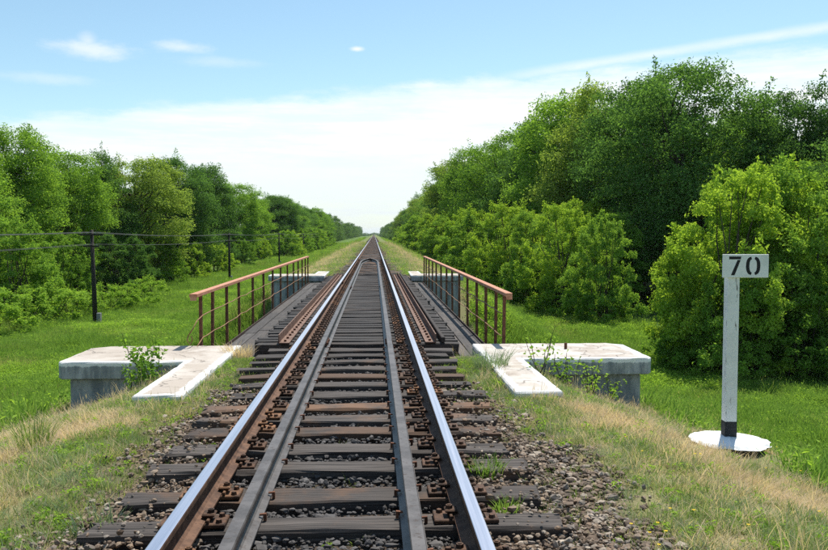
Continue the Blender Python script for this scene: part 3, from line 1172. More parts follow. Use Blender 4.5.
def tree_proto(seed, Ht, Rc, base, n_puff, per, leaf, shape='round', puff=(.085, .15), sprigs=30):
    """returns (trunk mesh, crown mesh) for a tree Ht tall with a crown of radius Rc starting at height base"""
    r = np.random.default_rng(seed)
    hc = Ht - base
    lump_a, lump_b = r.uniform(0, 6.28, 4), r.uniform(.06, .16, 4)

    def env(t, az):
        if shape == 'round':
            w = np.sqrt(np.clip(1 - ((t - .46) / .56) ** 2, 0, 1))
        elif shape == 'tall':
            w = np.clip(np.sqrt(np.clip(1 - ((t - .36) / .66) ** 2, 0, 1)), 0, 1) * .95
        else:                       # bush: full to the ground
            w = np.sqrt(np.clip(1 - ((t - .28) / .74) ** 2, 0, 1))
        l = 1 + sum(lump_b[i] * np.sin((i + 1) * az + lump_a[i] + 4.0 * t * (i + 1) * .5) for i in range(4))
        return Rc * w * l
    C = []; S = []
    # top-heavy sampling of the shell
    while len(C) < n_puff:
        t = r.uniform(.02, .98); az = r.uniform(0, 6.283)
        e = env(t, az)
        if r.random() > (e / Rc) * .9 + .1:
            continue
        inner = r.random() < .25
        q = r.uniform(.15, .7) if inner else r.uniform(.72, .98)
        c = np.array([q * e * math.cos(az), q * e * math.sin(az), base + t * hc])
        s = r.uniform(*puff) * Ht * (.85 if shape == 'bush' else 1)
        if any(np.linalg.norm(c - cc) < .45 * (s + ss) for cc, ss in zip(C, S)) and r.random() < .8:
            continue
        C.append(c); S.append(s)
    P = []; N = []
    for c, s in zip(C, S):
        m = int(per * (s / (np.mean(puff) * Ht)) ** 2)
        d = r.normal(size=(m, 3)); d /= np.linalg.norm(d, axis=1, keepdims=True)
        d[:, 2] = np.where(d[:, 2] < -.35, -d[:, 2], d[:, 2])
        rad = s * (r.random(m) ** .42)[:, None] * (1 + .35 * np.sin(d[:, :1] * 5 + c[0] * 3) * np.sin(d[:, 1:2] * 5 + c[1] * 3))
        pos = c + d * rad * np.array([1, 1, .78])
        outward = np.array([c[0], c[1], 0.0]); outward /= np.linalg.norm(outward) + .5
        nn = d * .75 + r.normal(size=(m, 3)) * .6 + np.array([0, 0, .45])
        P.append(pos); N.append(nn)
    # thin shoots that break up the outline
    for _ in range(sprigs):
        i = int(r.integers(0, len(C)))
        c, s = C[i], S[i]
        d = np.array([c[0], c[1], 0]) / (np.hypot(c[0], c[1]) + .3) * r.uniform(.1, .8) + np.array([0, 0, r.uniform(.4, 1.2)])
        d /= np.linalg.norm(d)
        L = s * r.uniform(1.15, 1.75)
        m = int(per * .13)
        q = r.random(m) ** .8
        pos = c + d * (L * q)[:, None] + r.normal(size=(m, 3)) * (leaf * (1.5 - 1.1 * q))[:, None]
        P.append(pos); N.append(r.normal(size=(m, 3)) + d * .4 + np.array([0, 0, .4]))
    P = np.concatenate(P); N = np.concatenate(N)
    keep = P[:, 2] > .05
    crown = leaves_mesh('crown', P[keep], N[keep], leaf, r, M['leaf_mid'])
    mb = MB()
    r0 = Ht * .017
    if shape == 'bush':
        for i in np.argsort([c[2] for c in C])[::-1][:9]:
            c = C[i]
            limb(mb, (r.normal(0, .12), r.normal(0, .12), -.2), c, r0 * .55, .012, r, 4, -.06, 5)
    else:
        tt = [np.array([0, 0, -.3])]
        for q in (.2, .4, .6, .8):
            tt.append(np.array([r.normal(0, .02 * Ht), r.normal(0, .02 * Ht), q * Ht]))
        mb.tube(tt, [r0 * 1.3, r0, r0 * .8, r0 * .5, r0 * .2], 8)
        for i in range(0, len(C), 2):
            c = C[i]
            zq = max(base * .75, c[2] - r.uniform(.15, .4) * hc)
            k = min(3, int(zq / (.2 * Ht)))
            a, b = tt[k], tt[k + 1]
            f = np.clip((zq - a[2]) / (b[2] - a[2] + 1e-6), 0, 1)
            limb(mb, a + (b - a) * f, c, r0 * .42, .015, r, 4, .1, 5)
    trunk = mb.mesh('trunk', M['bark'], True)
    return trunk, crown, float(np.percentile(P[:, 2], 99.7))


TREE = [tree_proto(101, 14, 4.4, 1.4, 165, 560, .185, 'round', (.065, .12), 18),
        tree_proto(102, 13, 3.7, 1.2, 115, 540, .175, 'tall', (.06, .11), 18),
        tree_proto(103, 14, 4.0, 1.3, 150, 540, .185, 'round', (.06, .115), 18),
        tree_proto(104, 13, 3.3, .9, 110, 520, .17, 'tall', (.055, .105), 18),
        tree_proto(105, 12, 4.2, .9, 115, 560, .175, 'round', (.065, .12), 18)]
BUSH = [tree_proto(201, 6.5, 2.6, .12, 120, 500, .12, 'bush', (.06, .105), 110),
        tree_proto(202, 6.0, 2.3, .1, 110, 480, .115, 'bush', (.055, .10), 110),
        tree_proto(203, 5.0, 2.4, .1, 100, 480, .115, 'bush', (.065, .11), 90)]
SHRUB = [tree_proto(301, 2.4, 1.6, .02, 46, 190, .11, 'bush', (.09, .16), 60),
         tree_proto(302, 2.0, 1.7, .02, 46, 190, .11, 'bush', (.09, .17), 60)]
FAR = [tree_proto(401, 13, 4.4, .6, 60, 95, .42, 'round', (.075, .14), 14),
       tree_proto(402, 12, 4.0, .4, 56, 95, .42, 'tall', (.075, .14), 14)]


def plant(name, proto, x, y, top, wid, leafm, label, cat, group, rot=None, sink=.15):
    """top: z of the crown's top; wid: width factor against the height scale"""
    tr_, cr_, Ht = proto
    zb_ = hz(x, y) - sink
    s = (top - zb_) / Ht
    t = thing(name, label, cat, (x, y, zb_), group, rng.uniform(0, 6.28) if rot is None else rot)
    t.scale = (s * wid, s * wid, s)
    obj('trunk', tr_, t)
    c = obj('crown', cr_, t)
    c.material_slots[0].link = 'OBJECT'
    c.material_slots[0].material = M[leafm]
    return t


def ztop(px, py, d):
    return CZ + ray(px, py).z * d


GR_T, GR_L = 'trees of the wood right of the track', 'trees of the wood left of the track'
GB_R, GB_L = 'bushes along the wood right of the track', 'bushes along the wood left of the track'
# right-hand trees, nearest first: px, distance, top py, width, prototype, leaves, label
right_trees = [
    (676, 42, 66, .98, 0, 'leaf_dark', 'tallest dark green tree with broad rounded crown right of the track'),
    (797, 41, 92, .85, 2, 'leaf_dark', 'dark rounded tree above the yellow-green bush near the right edge'),
    (862, 40, 112, 1.0, 4, 'leaf_dark', 'dark tree cut by the right edge of the picture'),
    (744, 52, 112, .8, 4, 'leaf_mid', 'lower tree filling the dip between the two tallest dark crowns'),
    (722, 58, 118, .95, 3, 'leaf_dark', 'dark tree low in the dip behind the two tallest dark crowns'),
    (636, 49, 84, .95, 2, 'leaf_dark', 'dark tree joined to the near side of the tallest crown'),
    (598, 55, 84, 1.0, 3, 'leaf_olive', 'tall olive green tree beside the dark tallest crowns'),
    (566, 62, 96, 1.1, 1, 'leaf_mid', 'mid green tree between the olive tree and the sloping treeline'),
    (538, 70, 118, 1.1, 3, 'leaf_dark', 'dark pointed tree stepping down the treeline right of the track'),
    (512, 79, 134, 1.15, 0, 'leaf_mid', 'mid green tree halfway down the sloping treeline'),
    (488, 90, 148, 1.15, 2, 'leaf_mid', 'leafy tree on the lower half of the sloping treeline'),
    (468, 102, 161, 1.15, 4, 'leaf_olive', 'pale olive tree low on the sloping treeline'),
    (451, 116, 174, 1.15, 1, 'leaf_dark', 'dark small-looking tree near the foot of the treeline'),
]
for (px, d, ty, w, k, lm, lab) in right_trees:
    d = d * 1.4
    plant('broadleaf_tree', TREE[k], at(px, d), d, ztop(px, ty, d), w, lm, lab, 'tree', GR_T)
LEAFS = ['leaf_dark', 'leaf_mid', 'leaf_mid', 'leaf_olive']
# the rest of the right-hand wood: rows behind and beyond
for y in np.arange(46, 150, 6.5):
    for row in (0,):
        x = 31 + row * 6.5 + rng.normal(0, 1.0)
        plant('broadleaf_tree', TREE[int(rng.integers(0, 5))], x, y + rng.normal(0, 1.2), 10.5 + rng.normal(0, .8) - (1.8 if y < 75 else 0), 1.1, LEAFS[int(rng.integers(0, 3))],
              'green tree in the back rows of the wood right of the track', 'tree', GR_T)
for y in np.arange(168, 380, 7.5):
    x = 18.6 + rng.normal(0, .9)
    plant('broadleaf_tree', TREE[int(rng.integers(0, 5))], x, y, 13.4 + rng.normal(0, 1.0), 1.1, LEAFS[int(rng.integers(0, 4))],
          'distant tree in the edge of the wood right of the track', 'tree', GR_T)
# right-hand bushes
right_bushes = [
    (728, 30.5, 174, .86, 0, 'leaf_bright', 'big yellow-green bush directly behind the number post'),
    (690, 32.0, 238, .62, 2, 'leaf_bright', 'low flank of the yellow-green bush left of the number post'),
    (768, 32.5, 166, .9, 1, 'leaf_bright', 'tall yellow-green bush just right of the number plate'),
    (818, 31, 164, 1.0, 0, 'leaf_lime', 'green bush at the right edge of the picture'),
    (745, 34.5, 170, .85, 1, 'leaf_lime', 'bush rising between the two yellow-green bushes behind the number plate'),
    (742, 29.2, 270, .9, 2, 'leaf_mid', 'low shaded bush at the foot of the yellow-green bush'),
    (800, 29.2, 264, 1.0, 2, 'leaf_mid', 'low shaded bush at the right edge of the picture'),
    (603, 47, 222, .72, 2, 'leaf_lime', 'rounded bush standing apart beside the dark gap in the wood'),
    (561, 53, 205, .85, 0, 'leaf_bright', 'bright bush next to the rounded bush by the dark gap'),
    (532, 60, 212, .85, 1, 'leaf_lime', 'green bush, second from the rounded bush by the dark gap'),
    (507, 68, 204, .95, 0, 'leaf_bright', 'bright bush above the near half of the right railing'),
    (484, 79, 213, 1.1, 2, 'leaf_lime', 'green bush above the middle of the right railing'),
    (466, 92, 209, 1.15, 1, 'leaf_bright', 'yellow-green bush above the far half of the right railing'),
    (448, 108, 213, 1.2, 0, 'leaf_lime', 'green bush above the far end of the right railing'),
    (435, 128, 214, 1.25, 1, 'leaf_bright', 'bright bush just beyond the far end of the right railing'),
    (424, 150, 217, 1.25, 2, 'leaf_lime', 'last rounded bush in the row towards the horizon'),
]
for (px, d, ty, w, k, lm, lab) in right_bushes:
    plant('leafy_bush', BUSH[k], at(px, d), d, ztop(px, ty, d), w, lm, lab, 'bush', GB_R)
for (px, d, ty) in ((606, 46, 290), (584, 49, 286), (556, 53, 280), (528, 60, 272), (500, 68, 266), (474, 80, 260),
                    (684, 31.5, 322), (706, 30.4, 326), (734, 28.8, 330), (764, 29.6, 322), (800, 28.8, 320), (836, 29.6, 316)):
    plant('low_shrub', SHRUB[int(rng.integers(0, 2))], at(px, d), d, ztop(px, ty, d), 1.15, 'leaf_mid', 'low leafy shrub at the foot of the bushes right of the track', 'shrub',
          'low shrubs at the foot of the right-hand bushes', sink=.1)
for y in list(np.arange(44, 120, 8.0)):
    plant('leafy_bush', BUSH[int(rng.integers(0, 3))], 16.5 + rng.normal(0, .6), y + 12, 3.6 + rng.normal(0, .5), 1.15, ['leaf_bright', 'leaf_mid'][int(rng.integers(0, 2))],
          'bush packed between the front bushes right of the track', 'bush', GB_R)
for y in np.arange(134, 300, 9.0):
    plant('leafy_bush', BUSH[int(rng.integers(0, 3))], 13.4 + rng.normal(0, .5), y + 24, 4.6 + rng.normal(0, .5), 1.3, ['leaf_bright', 'leaf_mid'][int(rng.integers(0, 2))],
          'small distant bush at the foot of the wood right of the track', 'bush', GB_R)

# left-hand trees
left_trees = [
    (-45, 47, 128, 1.1, 0, 'leaf_mid', 'tree cut by the left edge of the picture'),
    (18, 52, 128, .95, 1, 'leaf_mid', 'tall tree with an airy tip at the left edge'),
    (62, 58, 153, 1.0, 2, 'leaf_mid', 'rounded green tree above the first telegraph pole'),
    (100, 64, 154, .95, 3, 'leaf_dark', 'dark green tree just right of the first telegraph pole'),
    (138, 68, 160, 1.1, 4, 'leaf_olive', 'pale olive tree between the first two telegraph poles'),
    (178, 84, 160, 1.05, 0, 'leaf_dark', 'dark broad tree left of the second telegraph pole'),
    (208, 98, 166, 1.05, 1, 'leaf_dark', 'dark tree directly above the second telegraph pole'),
    (232, 118, 184, 1.1, 2, 'leaf_mid', 'mid green tree just past the second telegraph pole'),
    (254, 140, 192, 1.15, 3, 'leaf_mid', 'lower green tree before the third telegraph pole'),
    (274, 165, 196, 1.2, 0, 'leaf_dark', 'dark round tree above the third telegraph pole'),
    (290, 190, 204, 1.2, 2, 'leaf_dark', 'dark round tree just past the third telegraph pole'),
]
for (px, d, ty, w, k, lm, lab) in left_trees:
    d = d * 1.22
    plant('broadleaf_tree', TREE[k], at(px, d), d, ztop(px, ty, d), w, lm, lab, 'tree', GR_L)
for y in np.arange(46, 190, 7.5):
    for row in (0,):
        x = -37 - row * 7 + rng.normal(0, 1.2)
        plant('broadleaf_tree', TREE[int(rng.integers(0, 5))], x, y + rng.normal(0, 1.5), 7.6 + rng.normal(0, .8), 1.15, LEAFS[int(rng.integers(0, 4))],
              'green tree in the back rows of the wood left of the track', 'tree', GR_L)
for y in np.arange(205, 420, 10):
    plant('broadleaf_tree', TREE[int(rng.integers(0, 5))], -27 + rng.normal(0, 1.2), y, 10.6 + rng.normal(0, 1), 1.25, LEAFS[int(rng.integers(0, 3))],
          'distant tree in the edge of the wood left of the track', 'tree', GR_L)
left_bushes = [
    (20, 46, 218, 1.0, 0, 'leaf_mid', 'tall green bush left of the first telegraph pole'),
    (64, 51, 232, 1.0, 1, 'leaf_mid', 'green bush at the first telegraph pole'),
    (122, 60, 235, 1.1, 2, 'leaf_dark', 'shaded bush right of the first telegraph pole'),
    (160, 72, 236, 1.1, 0, 'leaf_mid', 'green bush midway between the first two telegraph poles'),
    (192, 84, 242, 1.15, 1, 'leaf_bright', 'bright bush just left of the second telegraph pole'),
    (216, 97, 244, 1.2, 2, 'leaf_bright', 'bright bush behind the second telegraph pole'),
    (242, 116, 240, 1.2, 0, 'leaf_mid', 'green bush just right of the second telegraph pole'),
    (262, 138, 238, 1.25, 1, 'leaf_bright', 'bright bush before the third telegraph pole'),
    (280, 165, 238, 1.3, 2, 'leaf_mid', 'green bush behind the third telegraph pole'),
]
for (px, d, ty, w, k, lm, lab) in left_bushes:
    d = d * 1.16
    plant('leafy_bush', BUSH[k], at(px, d), d, ztop(px, ty, d), w, lm, lab, 'bush', GB_L)
for y in np.arange(48, 170, 7.0):
    plant('leafy_bush', BUSH[int(rng.integers(0, 3))], -28.5 + rng.normal(0, .8), y, 2.2 + rng.normal(0, .6), 1.2, ['leaf_mid', 'leaf_dark'][int(rng.integers(0, 2))],
          'bush packed under the trees of the wood left of the track', 'bush', GB_L)
for y in np.arange(178, 330, 9.0):
    plant('leafy_bush', BUSH[int(rng.integers(0, 3))], -19.5 + rng.normal(0, .8), y, 2.4 + rng.normal(0, .5), 1.4, ['leaf_mid', 'leaf_bright'][int(rng.integers(0, 2))],
          'small distant bush at the foot of the wood left of the track', 'bush', GB_L)
# tall pale weeds in front of the left wood
shr = [(-14, 45, 284), (14, 47, 290), (44, 50, 282), (72, 52, 288), (104, 55, 284), (128, 57, 282), (146, 66, 276)]
shl = ['pale green weedy shrub at the left edge of the meadow', 'pale green weedy shrub, second along the meadow from the left edge',
       'pale green weedy shrub left of the first telegraph pole', 'pale green weedy shrub touching the first telegraph pole from the left',
       'pale green weedy shrub touching the first telegraph pole from the right', 'pale green weedy shrub right of the first telegraph pole', 'last pale weedy shrub before the open bank']
for i, (px, d, ty) in enumerate(shr):
    plant('weedy_shrub', SHRUB[i % 2], at(px, d), d, ztop(px, ty, d), 1.35, 'leaf_weed', shl[i], 'shrub', 'pale shrubs along the meadow', sink=.1)

# ------------------------------------------------------------------ scattered stuff (one object each)
def scatter(name, protos, pts, rots, scl, ids, label=None):
    n = len(pts)
    me = bpy.data.meshes.new(name)
    me.vertices.add(n)
    me.vertices.foreach_set('co', np.asarray(pts, dtype=np.float32).ravel())
    for a, typ, key, data in (('rot', 'FLOAT_VECTOR', 'vector', rots), ('scl', 'FLOAT_VECTOR', 'vector', scl), ('pick', 'INT', 'value', ids)):
        aa = me.attributes.new(a, typ, 'POINT')
        aa.data.foreach_set(key, np.asarray(data, dtype=np.int32 if typ == 'INT' else np.float32).ravel())
    me.update()
    c = bpy.data.collections.new(name + '_kinds')
    for i, pm in enumerate(protos):
        c.objects.link(bpy.data.objects.new('%s_kind_%02d' % (name, i), pm))
    ng = bpy.data.node_groups.new(name, 'GeometryNodeTree')
    ng.interface.new_socket('Geometry', in_out='INPUT', socket_type='NodeSocketGeometry')
    ng.interface.new_socket('Geometry', in_out='OUTPUT', socket_type='NodeSocketGeometry')
    gi = ng.nodes.new('NodeGroupInput'); go = ng.nodes.new('NodeGroupOutput')
    iop = ng.nodes.new('GeometryNodeInstanceOnPoints')
    ci = ng.nodes.new('GeometryNodeCollectionInfo')
    ci.inputs['Collection'].default_value = c
    ci.inputs['Separate Children'].default_value = True
    ci.inputs['Reset Children'].default_value = True

    def na(nm, typ):
        nd = ng.nodes.new('GeometryNodeInputNamedAttribute')
        nd.data_type = typ
        nd.inputs['Name'].default_value = nm
        return nd.outputs['Attribute']
    er = ng.nodes.new('FunctionNodeEulerToRotation')
    ng.links.new(na('rot', 'FLOAT_VECTOR'), er.inputs[0])
    iop.inputs['Pick Instance'].default_value = True
    ng.links.new(gi.outputs[0], iop.inputs['Points'])
    ng.links.new(ci.outputs[0], iop.inputs['Instance'])
    ng.links.new(na('pick', 'INT'), iop.inputs['Instance Index'])
    ng.links.new(er.outputs[0], iop.inputs['Rotation'])
    ng.links.new(na('scl', 'FLOAT_VECTOR'), iop.inputs['Scale'])
    ng.links.new(iop.outputs[0], go.inputs[0])
    o = obj(name, me)
    md = o.modifiers.new('scatter', 'NODES')
    md.node_group = ng
    tag(o, label, None, None, 'stuff')
    return o


def tuft(seed, n, h, spread, width, lean, material, heads=0.0):
    r = np.random.default_rng(seed)
    V = []; Fc = []; lv = []
    b = 0
    for i in range(n):
        a = r.uniform(0, 6.283); rad = spread * math.sqrt(r.random())
        p = np.array([rad * math.cos(a), rad * math.sin(a), -.02])
        a2 = a + r.normal(0, .9)
        dirv = np.array([math.cos(a2), math.sin(a2), 0])
        side = np.array([-math.sin(a2 + r.normal(0, .8)), math.cos(a2), 0])
        hh = h * r.uniform(.5, 1.15); ln = lean * r.uniform(.2, 1.3) * hh
        w = width * r.uniform(.7, 1.3)
        v = r.random()
        for (q, ww) in ((0, .8), (.4, 1.0), (.75, .65)):
            c = p + dirv * ln * q ** 2 + np.array([0, 0, hh * (q - .18 * lean * q * q)])
            V += [c - side * w * ww * .5, c + side * w * ww * .5]; lv += [v, v]
        V.append(p + dirv * ln + np.array([0, 0, hh * (1 - .18 * lean)])); lv.append(v)
        Fc += [(b, b + 1, b + 3), (b, b + 3, b + 2), (b + 2, b + 3, b + 5), (b + 2, b + 5, b + 4), (b + 4, b + 5, b + 6)]
        b += 7
        if r.random() < heads:
            c = V[-1]
            for q in range(3):
                d1 = r.normal(0, width * .9, 3)
                V += [c - np.array([0, 0, .025]) + d1 * .3, c + d1, c + np.array([0, 0, .025])]
                lv += [1, 1, 1]; Fc.append((b, b + 1, b + 2)); b += 3
    return mesh_np('tuft', np.array(V), np.array(Fc), material, {'leafv': ('FLOAT', np.array(lv, dtype=np.float32))})


def weed(seed, n, h, leaf, material):
    r = np.random.default_rng(seed)
    z = h * r.random(n) ** .8
    P = np.column_stack([r.normal(0, .28 * h, n) * (.4 + z / h), r.normal(0, .28 * h, n) * (.4 + z / h), z])
    return leaves_mesh('weed', P, r.normal(size=(n, 3)) * .6 + np.array([0, 0, .9]), leaf, r, material, .45)


def uniform_pts(n, x0, x1, y0, y1, r):
    return np.column_stack([r.uniform(x0, x1, n), r.uniform(y0, y1, n)])


def in_block(x, y, m=0.0):
    """inside a concrete block or the open bridge deck"""
    ax = np.abs(x)
    yn = np.where(y > 22.6, Y_A + Y_B - y, y)
    a = (ax > 1.78 - m) & (ax < 4.0 + m) & (yn > 10.85 - m) & (yn < 12.35 + m)
    b_ = (ax > 1.78 - m) & (ax < 2.3 + m) & (yn > 8.5 - m) & (yn < 12.3)
    c = (ax < 2.5) & (y > 11.3) & (y < 33.9)
    return a | b_ | c


def place(P, r, smin, smax, tilt=.12, zoff=-.01):
    z = H(P[:, 0], P[:, 1]) + zoff
    n = len(P)
    pts = np.column_stack([P, z])
    rots = np.column_stack([r.normal(0, tilt, n), r.normal(0, tilt, n), r.uniform(0, 6.283, n)])
    s = r.uniform(smin, smax, n)
    scl = np.column_stack([s, s, s * r.uniform(.8, 1.25, n)])
    return pts, rots, scl


r = np.random.default_rng(77)
# -- meadow grass, denser and finer near, coarser far
mead = [tuft(1, 34, .42, .16, .011, .55, M['grass_meadow']), tuft(2, 30, .34, .18, .012, .7, M['grass_meadow']),
        tuft(3, 30, .52, .15, .010, .5, M['grass_meadow'], .4), weed(4, 60, .35, .07, M['leaf_weed'])]
PP = []; SS = []
for (x0, x1, y0, y1, n, sm) in ((-16, -4.2, 6, 34, 26000, 1.0), (4.2, 17, 6, 34, 26000, 1.0), (-26, -16, 20, 60, 12000, 1.2),
                                (-17, -3.0, 34, 62, 16000, 1.15), (3.0, 16, 34, 62, 13000, 1.1), (-4.2, 4.2, 12.5, 33, 5000, 1.0),
                                (-22, -3.5, 62, 150, 20000, 1.5), (3.5, 15, 62, 150, 13000, 1.4), (-22, -4, 150, 420, 12000, 2.6), (4, 14, 150, 420, 8000, 2.4)):
    p = uniform_pts(n, x0, x1, y0, y1, r)
    dd = np.maximum(0, np.abs(p[:, 0]) - 2.15)
    k = ~in_block(p[:, 0], p[:, 1], .05) & (np.hypot(p[:, 0] - 4.15, p[:, 1] - 8.45) > .8) & (dd + r.normal(0, .45, n) > 2.3)
    if x0 == -4.2:
        k = (np.abs(p[:, 0]) < 4.2) & (p[:, 1] > 13.6) & (p[:, 1] < 31.6)
    p = p[k]; PP.append(p); SS.append(np.full(len(p), sm))
P = np.concatenate(PP); S = np.concatenate(SS)
pts, rots, scl = place(P, r, .7, 1.25)
clump = .40 + .75 * np.clip(fbm(P[:, 0], P[:, 1], .9) * .5 + .5, 0, 1) + .55 * np.clip(fbm(P[:, 0] + 7, P[:, 1] * 1.2, .33), 0, 1)
scl *= S[:, None]; scl[:, 2] *= clump / S ** .4
mid_ = r.choice(4, len(P), p=[.38, .34, .2, .08])
pw = fbm(P[:, 0] * .9 + 2, P[:, 1], .42) + r.normal(0, .18, len(P))
mid_ = np.where(pw > .5, 3, np.where(pw < -.55, 2, mid_))
scatter('meadow_grass', mead, pts, rots, scl, mid_, 'tall green meadow grass below the embankment on both sides')
# -- embankment shoulder turf: short, mixed green, blue-green and straw
bank = [tuft(11, 30, .105, .075, .0042, .9, M['grass_bank']), tuft(12, 26, .075, .085, .0046, 1.1, M['grass_bank']),
        tuft(13, 24, .12, .075, .0032, .9, M['grass_dry']), tuft(14, 26, .07, .085, .0036, 1.3, M['grass_dry']),
        tuft(15, 34, .095, .085, .0034, .8, M['grass_blue']), tuft(16, 9, .24, .04, .0030, .5, M['grass_dry'], .5),
        weed(17, 26, .07, .030, M['leaf_weed'])]
PP = []
for s in (-1, 1):
    p = uniform_pts(24000, 1.45, 5.2, 2.2, 12.6, r); p[:, 0] *= s; PP.append(p)
    p = uniform_pts(11000, 1.0, 6.0, 34.0, 62, r); p[:, 0] *= s; PP.append(p)
    p = uniform_pts(9000, 1.0, 7.0, 62, 160, r); p[:, 0] *= s; PP.append(p)
P = np.concatenate(PP)
ax = np.abs(P[:, 0])
nz_ = fbm(P[:, 0] + 3, P[:, 1], 1.7)
lim = np.where(P[:, 0] < 0, 1.58, 1.95 - np.clip((P[:, 1] - 6.2) / 3, 0, 1) * .75 + np.clip((5.0 - P[:, 1]) / 2, 0, 1) * .0)
lim = np.where((P[:, 0] < 0) & (P[:, 1] > 8), 1.5, lim)
lim = np.where(P[:, 1] > 30, 1.15, lim)
gapn = fbm(P[:, 0] * 1.3 + 5, P[:, 1] * 1.1 + 2, 2.3)
keep = (gapn + r.normal(0, .3, len(P)) < .62) & (np.hypot(P[:, 0] - 4.08, (P[:, 1] - 8.36) * .8) > .56) & (ax + nz_ * .28 + r.normal(0, .16, len(P)) > lim) & ~in_block(P[:, 0], P[:, 1], .0)
thin_ = (ax > lim + .55) | (r.random(len(P)) < .55)
P = P[keep & thin_]
pts, rots, scl = place(P, r, .7, 1.25, .2)
scl *= (1 + np.clip((P[:, 1] - 12) / 40, 0, 2.2))[:, None]
dryv = fbm(P[:, 0] * 1.0 + 9, P[:, 1] * .8, 1.1) * .5 + fbm(P[:, 0] * 1.3 - 4, P[:, 1], 3.1) * .6 + np.clip((np.abs(P[:, 0]) - 2.45) / 1.3, -.5, .42) * np.where(P[:, 0] > 0, 1.0, .6) + r.normal(0, .28, len(P))
ids = np.where(dryv > .28, r.choice([2, 3], len(P)), np.where(dryv > -.25, r.choice([0, 1, 2, 4, 5, 6], len(P), p=[.26, .22, .12, .26, .07, .07]), r.choice([0, 1, 4, 6], len(P), p=[.33, .22, .35, .10])))
scatter('embankment_grass', bank, pts, rots, scl, ids, 'short mixed green and straw-coloured grass on the embankment shoulders')
# -- grass creeping in between the sleeper ends near the bridge
p1 = uniform_pts(2600, .95, 1.95, 6.8, 12.1, r); p2 = uniform_pts(3000, -1.95, -.95, 6.2, 12.1, r); p3 = uniform_pts(160, -.4, .4, 2.6, 12, r); p4 = uniform_pts(260, 1.35, 2.1, 2.6, 7.0, r); p5 = uniform_pts(300, -2.0, -1.3, 2.6, 7.0, r)
P = np.concatenate([p1, p2, p3, p4, p5]); loose = np.arange(len(P)) >= len(p1) + len(p2) + len(p3)
k = (fbm(P[:, 0] * 2.0, P[:, 1], 2.1) + r.normal(0, .25, len(P)) > .35 - np.clip((P[:, 1] - 6.5) / 4, 0, 1) * .55) | (np.abs(P[:, 0]) < .5) | loose
k &= ~((np.abs(P[:, 0]) < .5) & (r.random(len(P)) < .55))
P = P[k & ~in_block(P[:, 0], P[:, 1], .02)]
pts, rots, scl = place(P, r, .55, 1.0, .2)
scatter('track_weeds', bank, pts, rots, scl, r.choice([0, 1, 6, 3], len(P), p=[.36, .28, .10, .26]), 'small green weeds growing between the sleepers')

# -- yellow flowers in the right-hand verge: tiny heads on stalks, too small to pick apart
mfl, kfl = mat('yellow_petals')
finish(kfl, (.75, .55, .02), 0.7)
pf = np.concatenate([np.column_stack([r.normal(2.0, .22, 14), r.normal(4.1, .35, 14)]), np.column_stack([r.uniform(2.2, 4.6, 12), r.uniform(3.2, 7.5, 12)]), np.column_stack([r.normal(4.9, .35, 24), r.normal(8.9, .4, 24)])])
Vf = []; Ff = []; mif = []
for (fx, fy) in pf:
    b0 = len(Vf); hgt_ = r.uniform(.09, .17); z0 = hz(fx, fy)
    lx_, ly_ = r.normal(0, .02, 2)
    Vf += [(fx - .002, fy, z0), (fx + .002, fy, z0), (fx + lx_, fy + ly_, z0 + hgt_)]
    Ff.append((b0, b0 + 1, b0 + 2)); mif.append(0)
    for k in range(5):
        a = 6.283 * k / 5 + fx
        b1 = len(Vf); cx_, cy_, cz_ = fx + lx_, fy + ly_, z0 + hgt_
        Vf += [(cx_, cy_, cz_), (cx_ + .011 * math.cos(a - .5), cy_ + .011 * math.sin(a - .5), cz_ + .007), (cx_ + .011 * math.cos(a + .5), cy_ + .011 * math.sin(a + .5), cz_ + .007)]
        Ff.append((b1, b1 + 1, b1 + 2)); mif.append(1)
tag(obj('wild_flowers', mesh_np('wild_flowers', np.array(Vf), np.array(Ff), [M['grass_bank'], mfl], mat_idx=mif)), 'tiny yellow flowers scattered in the verge right of the track', None, None, 'stuff')

# -- ballast stones: one mesh
ph = (1 + 5 ** .5) / 2
ICO = np.array([(-1, ph, 0), (1, ph, 0), (-1, -ph, 0), (1, -ph, 0), (0, -1, ph), (0, 1, ph), (0, -1, -ph), (0, 1, -ph), (ph, 0, -1), (ph, 0, 1), (-ph, 0, -1), (-ph, 0, 1)]) / 1.9
ICF = np.array([(0, 11, 5), (0, 5, 1), (0, 1, 7), (0, 7, 10), (0, 10, 11), (1, 5, 9), (5, 11, 4), (11, 10, 2), (10, 7, 6), (7, 1, 8), (3, 9, 4), (3, 4, 2), (3, 2, 6), (3, 6, 8), (3, 8, 9), (4, 9, 5), (2, 4, 11), (6, 2, 10), (8, 6, 7), (9, 8, 1)])
PP = [uniform_pts(11000, -.72, .72, 2.2, 11.5, r), uniform_pts(11000, .72, 2.5, 2.2, 9.0, r), uniform_pts(8000, -2.4, -.72, 2.2, 9.0, r),
      uniform_pts(3500, -1.9, 1.9, 33.8, 52, r), uniform_pts(4000, 1.4, 2.45, 2.5, 6.6, r)]
P = np.concatenate(PP)
ax = np.abs(P[:, 0])
lim2 = np.where(P[:, 0] > 0, np.where(P[:, 1] < 6.6, 1.98, 1.62), 1.62) + fbm(P[:, 0], P[:, 1], 1.9) * .3
P = P[(ax < lim2 + r.normal(0, .12, len(P))) & ~((ax > 1.8) & (P[:, 1] > 8.45))]
n = len(P)
size = np.clip(r.lognormal(math.log(.0128), .45, n), .005, .032)
size = np.where(P[:, 1] > 30, size * 2.2, size)
ax = np.abs(P[:, 0])
heap = np.clip(.035 - .03 * np.abs(ax - 1.1), 0, .04) + .02 * fbm(P[:, 0], P[:, 1], 3.0)
z = H(P[:, 0], P[:, 1]) + size * .1 + r.uniform(-.012, .016, n) + np.where(ax < .72, .030, heap)
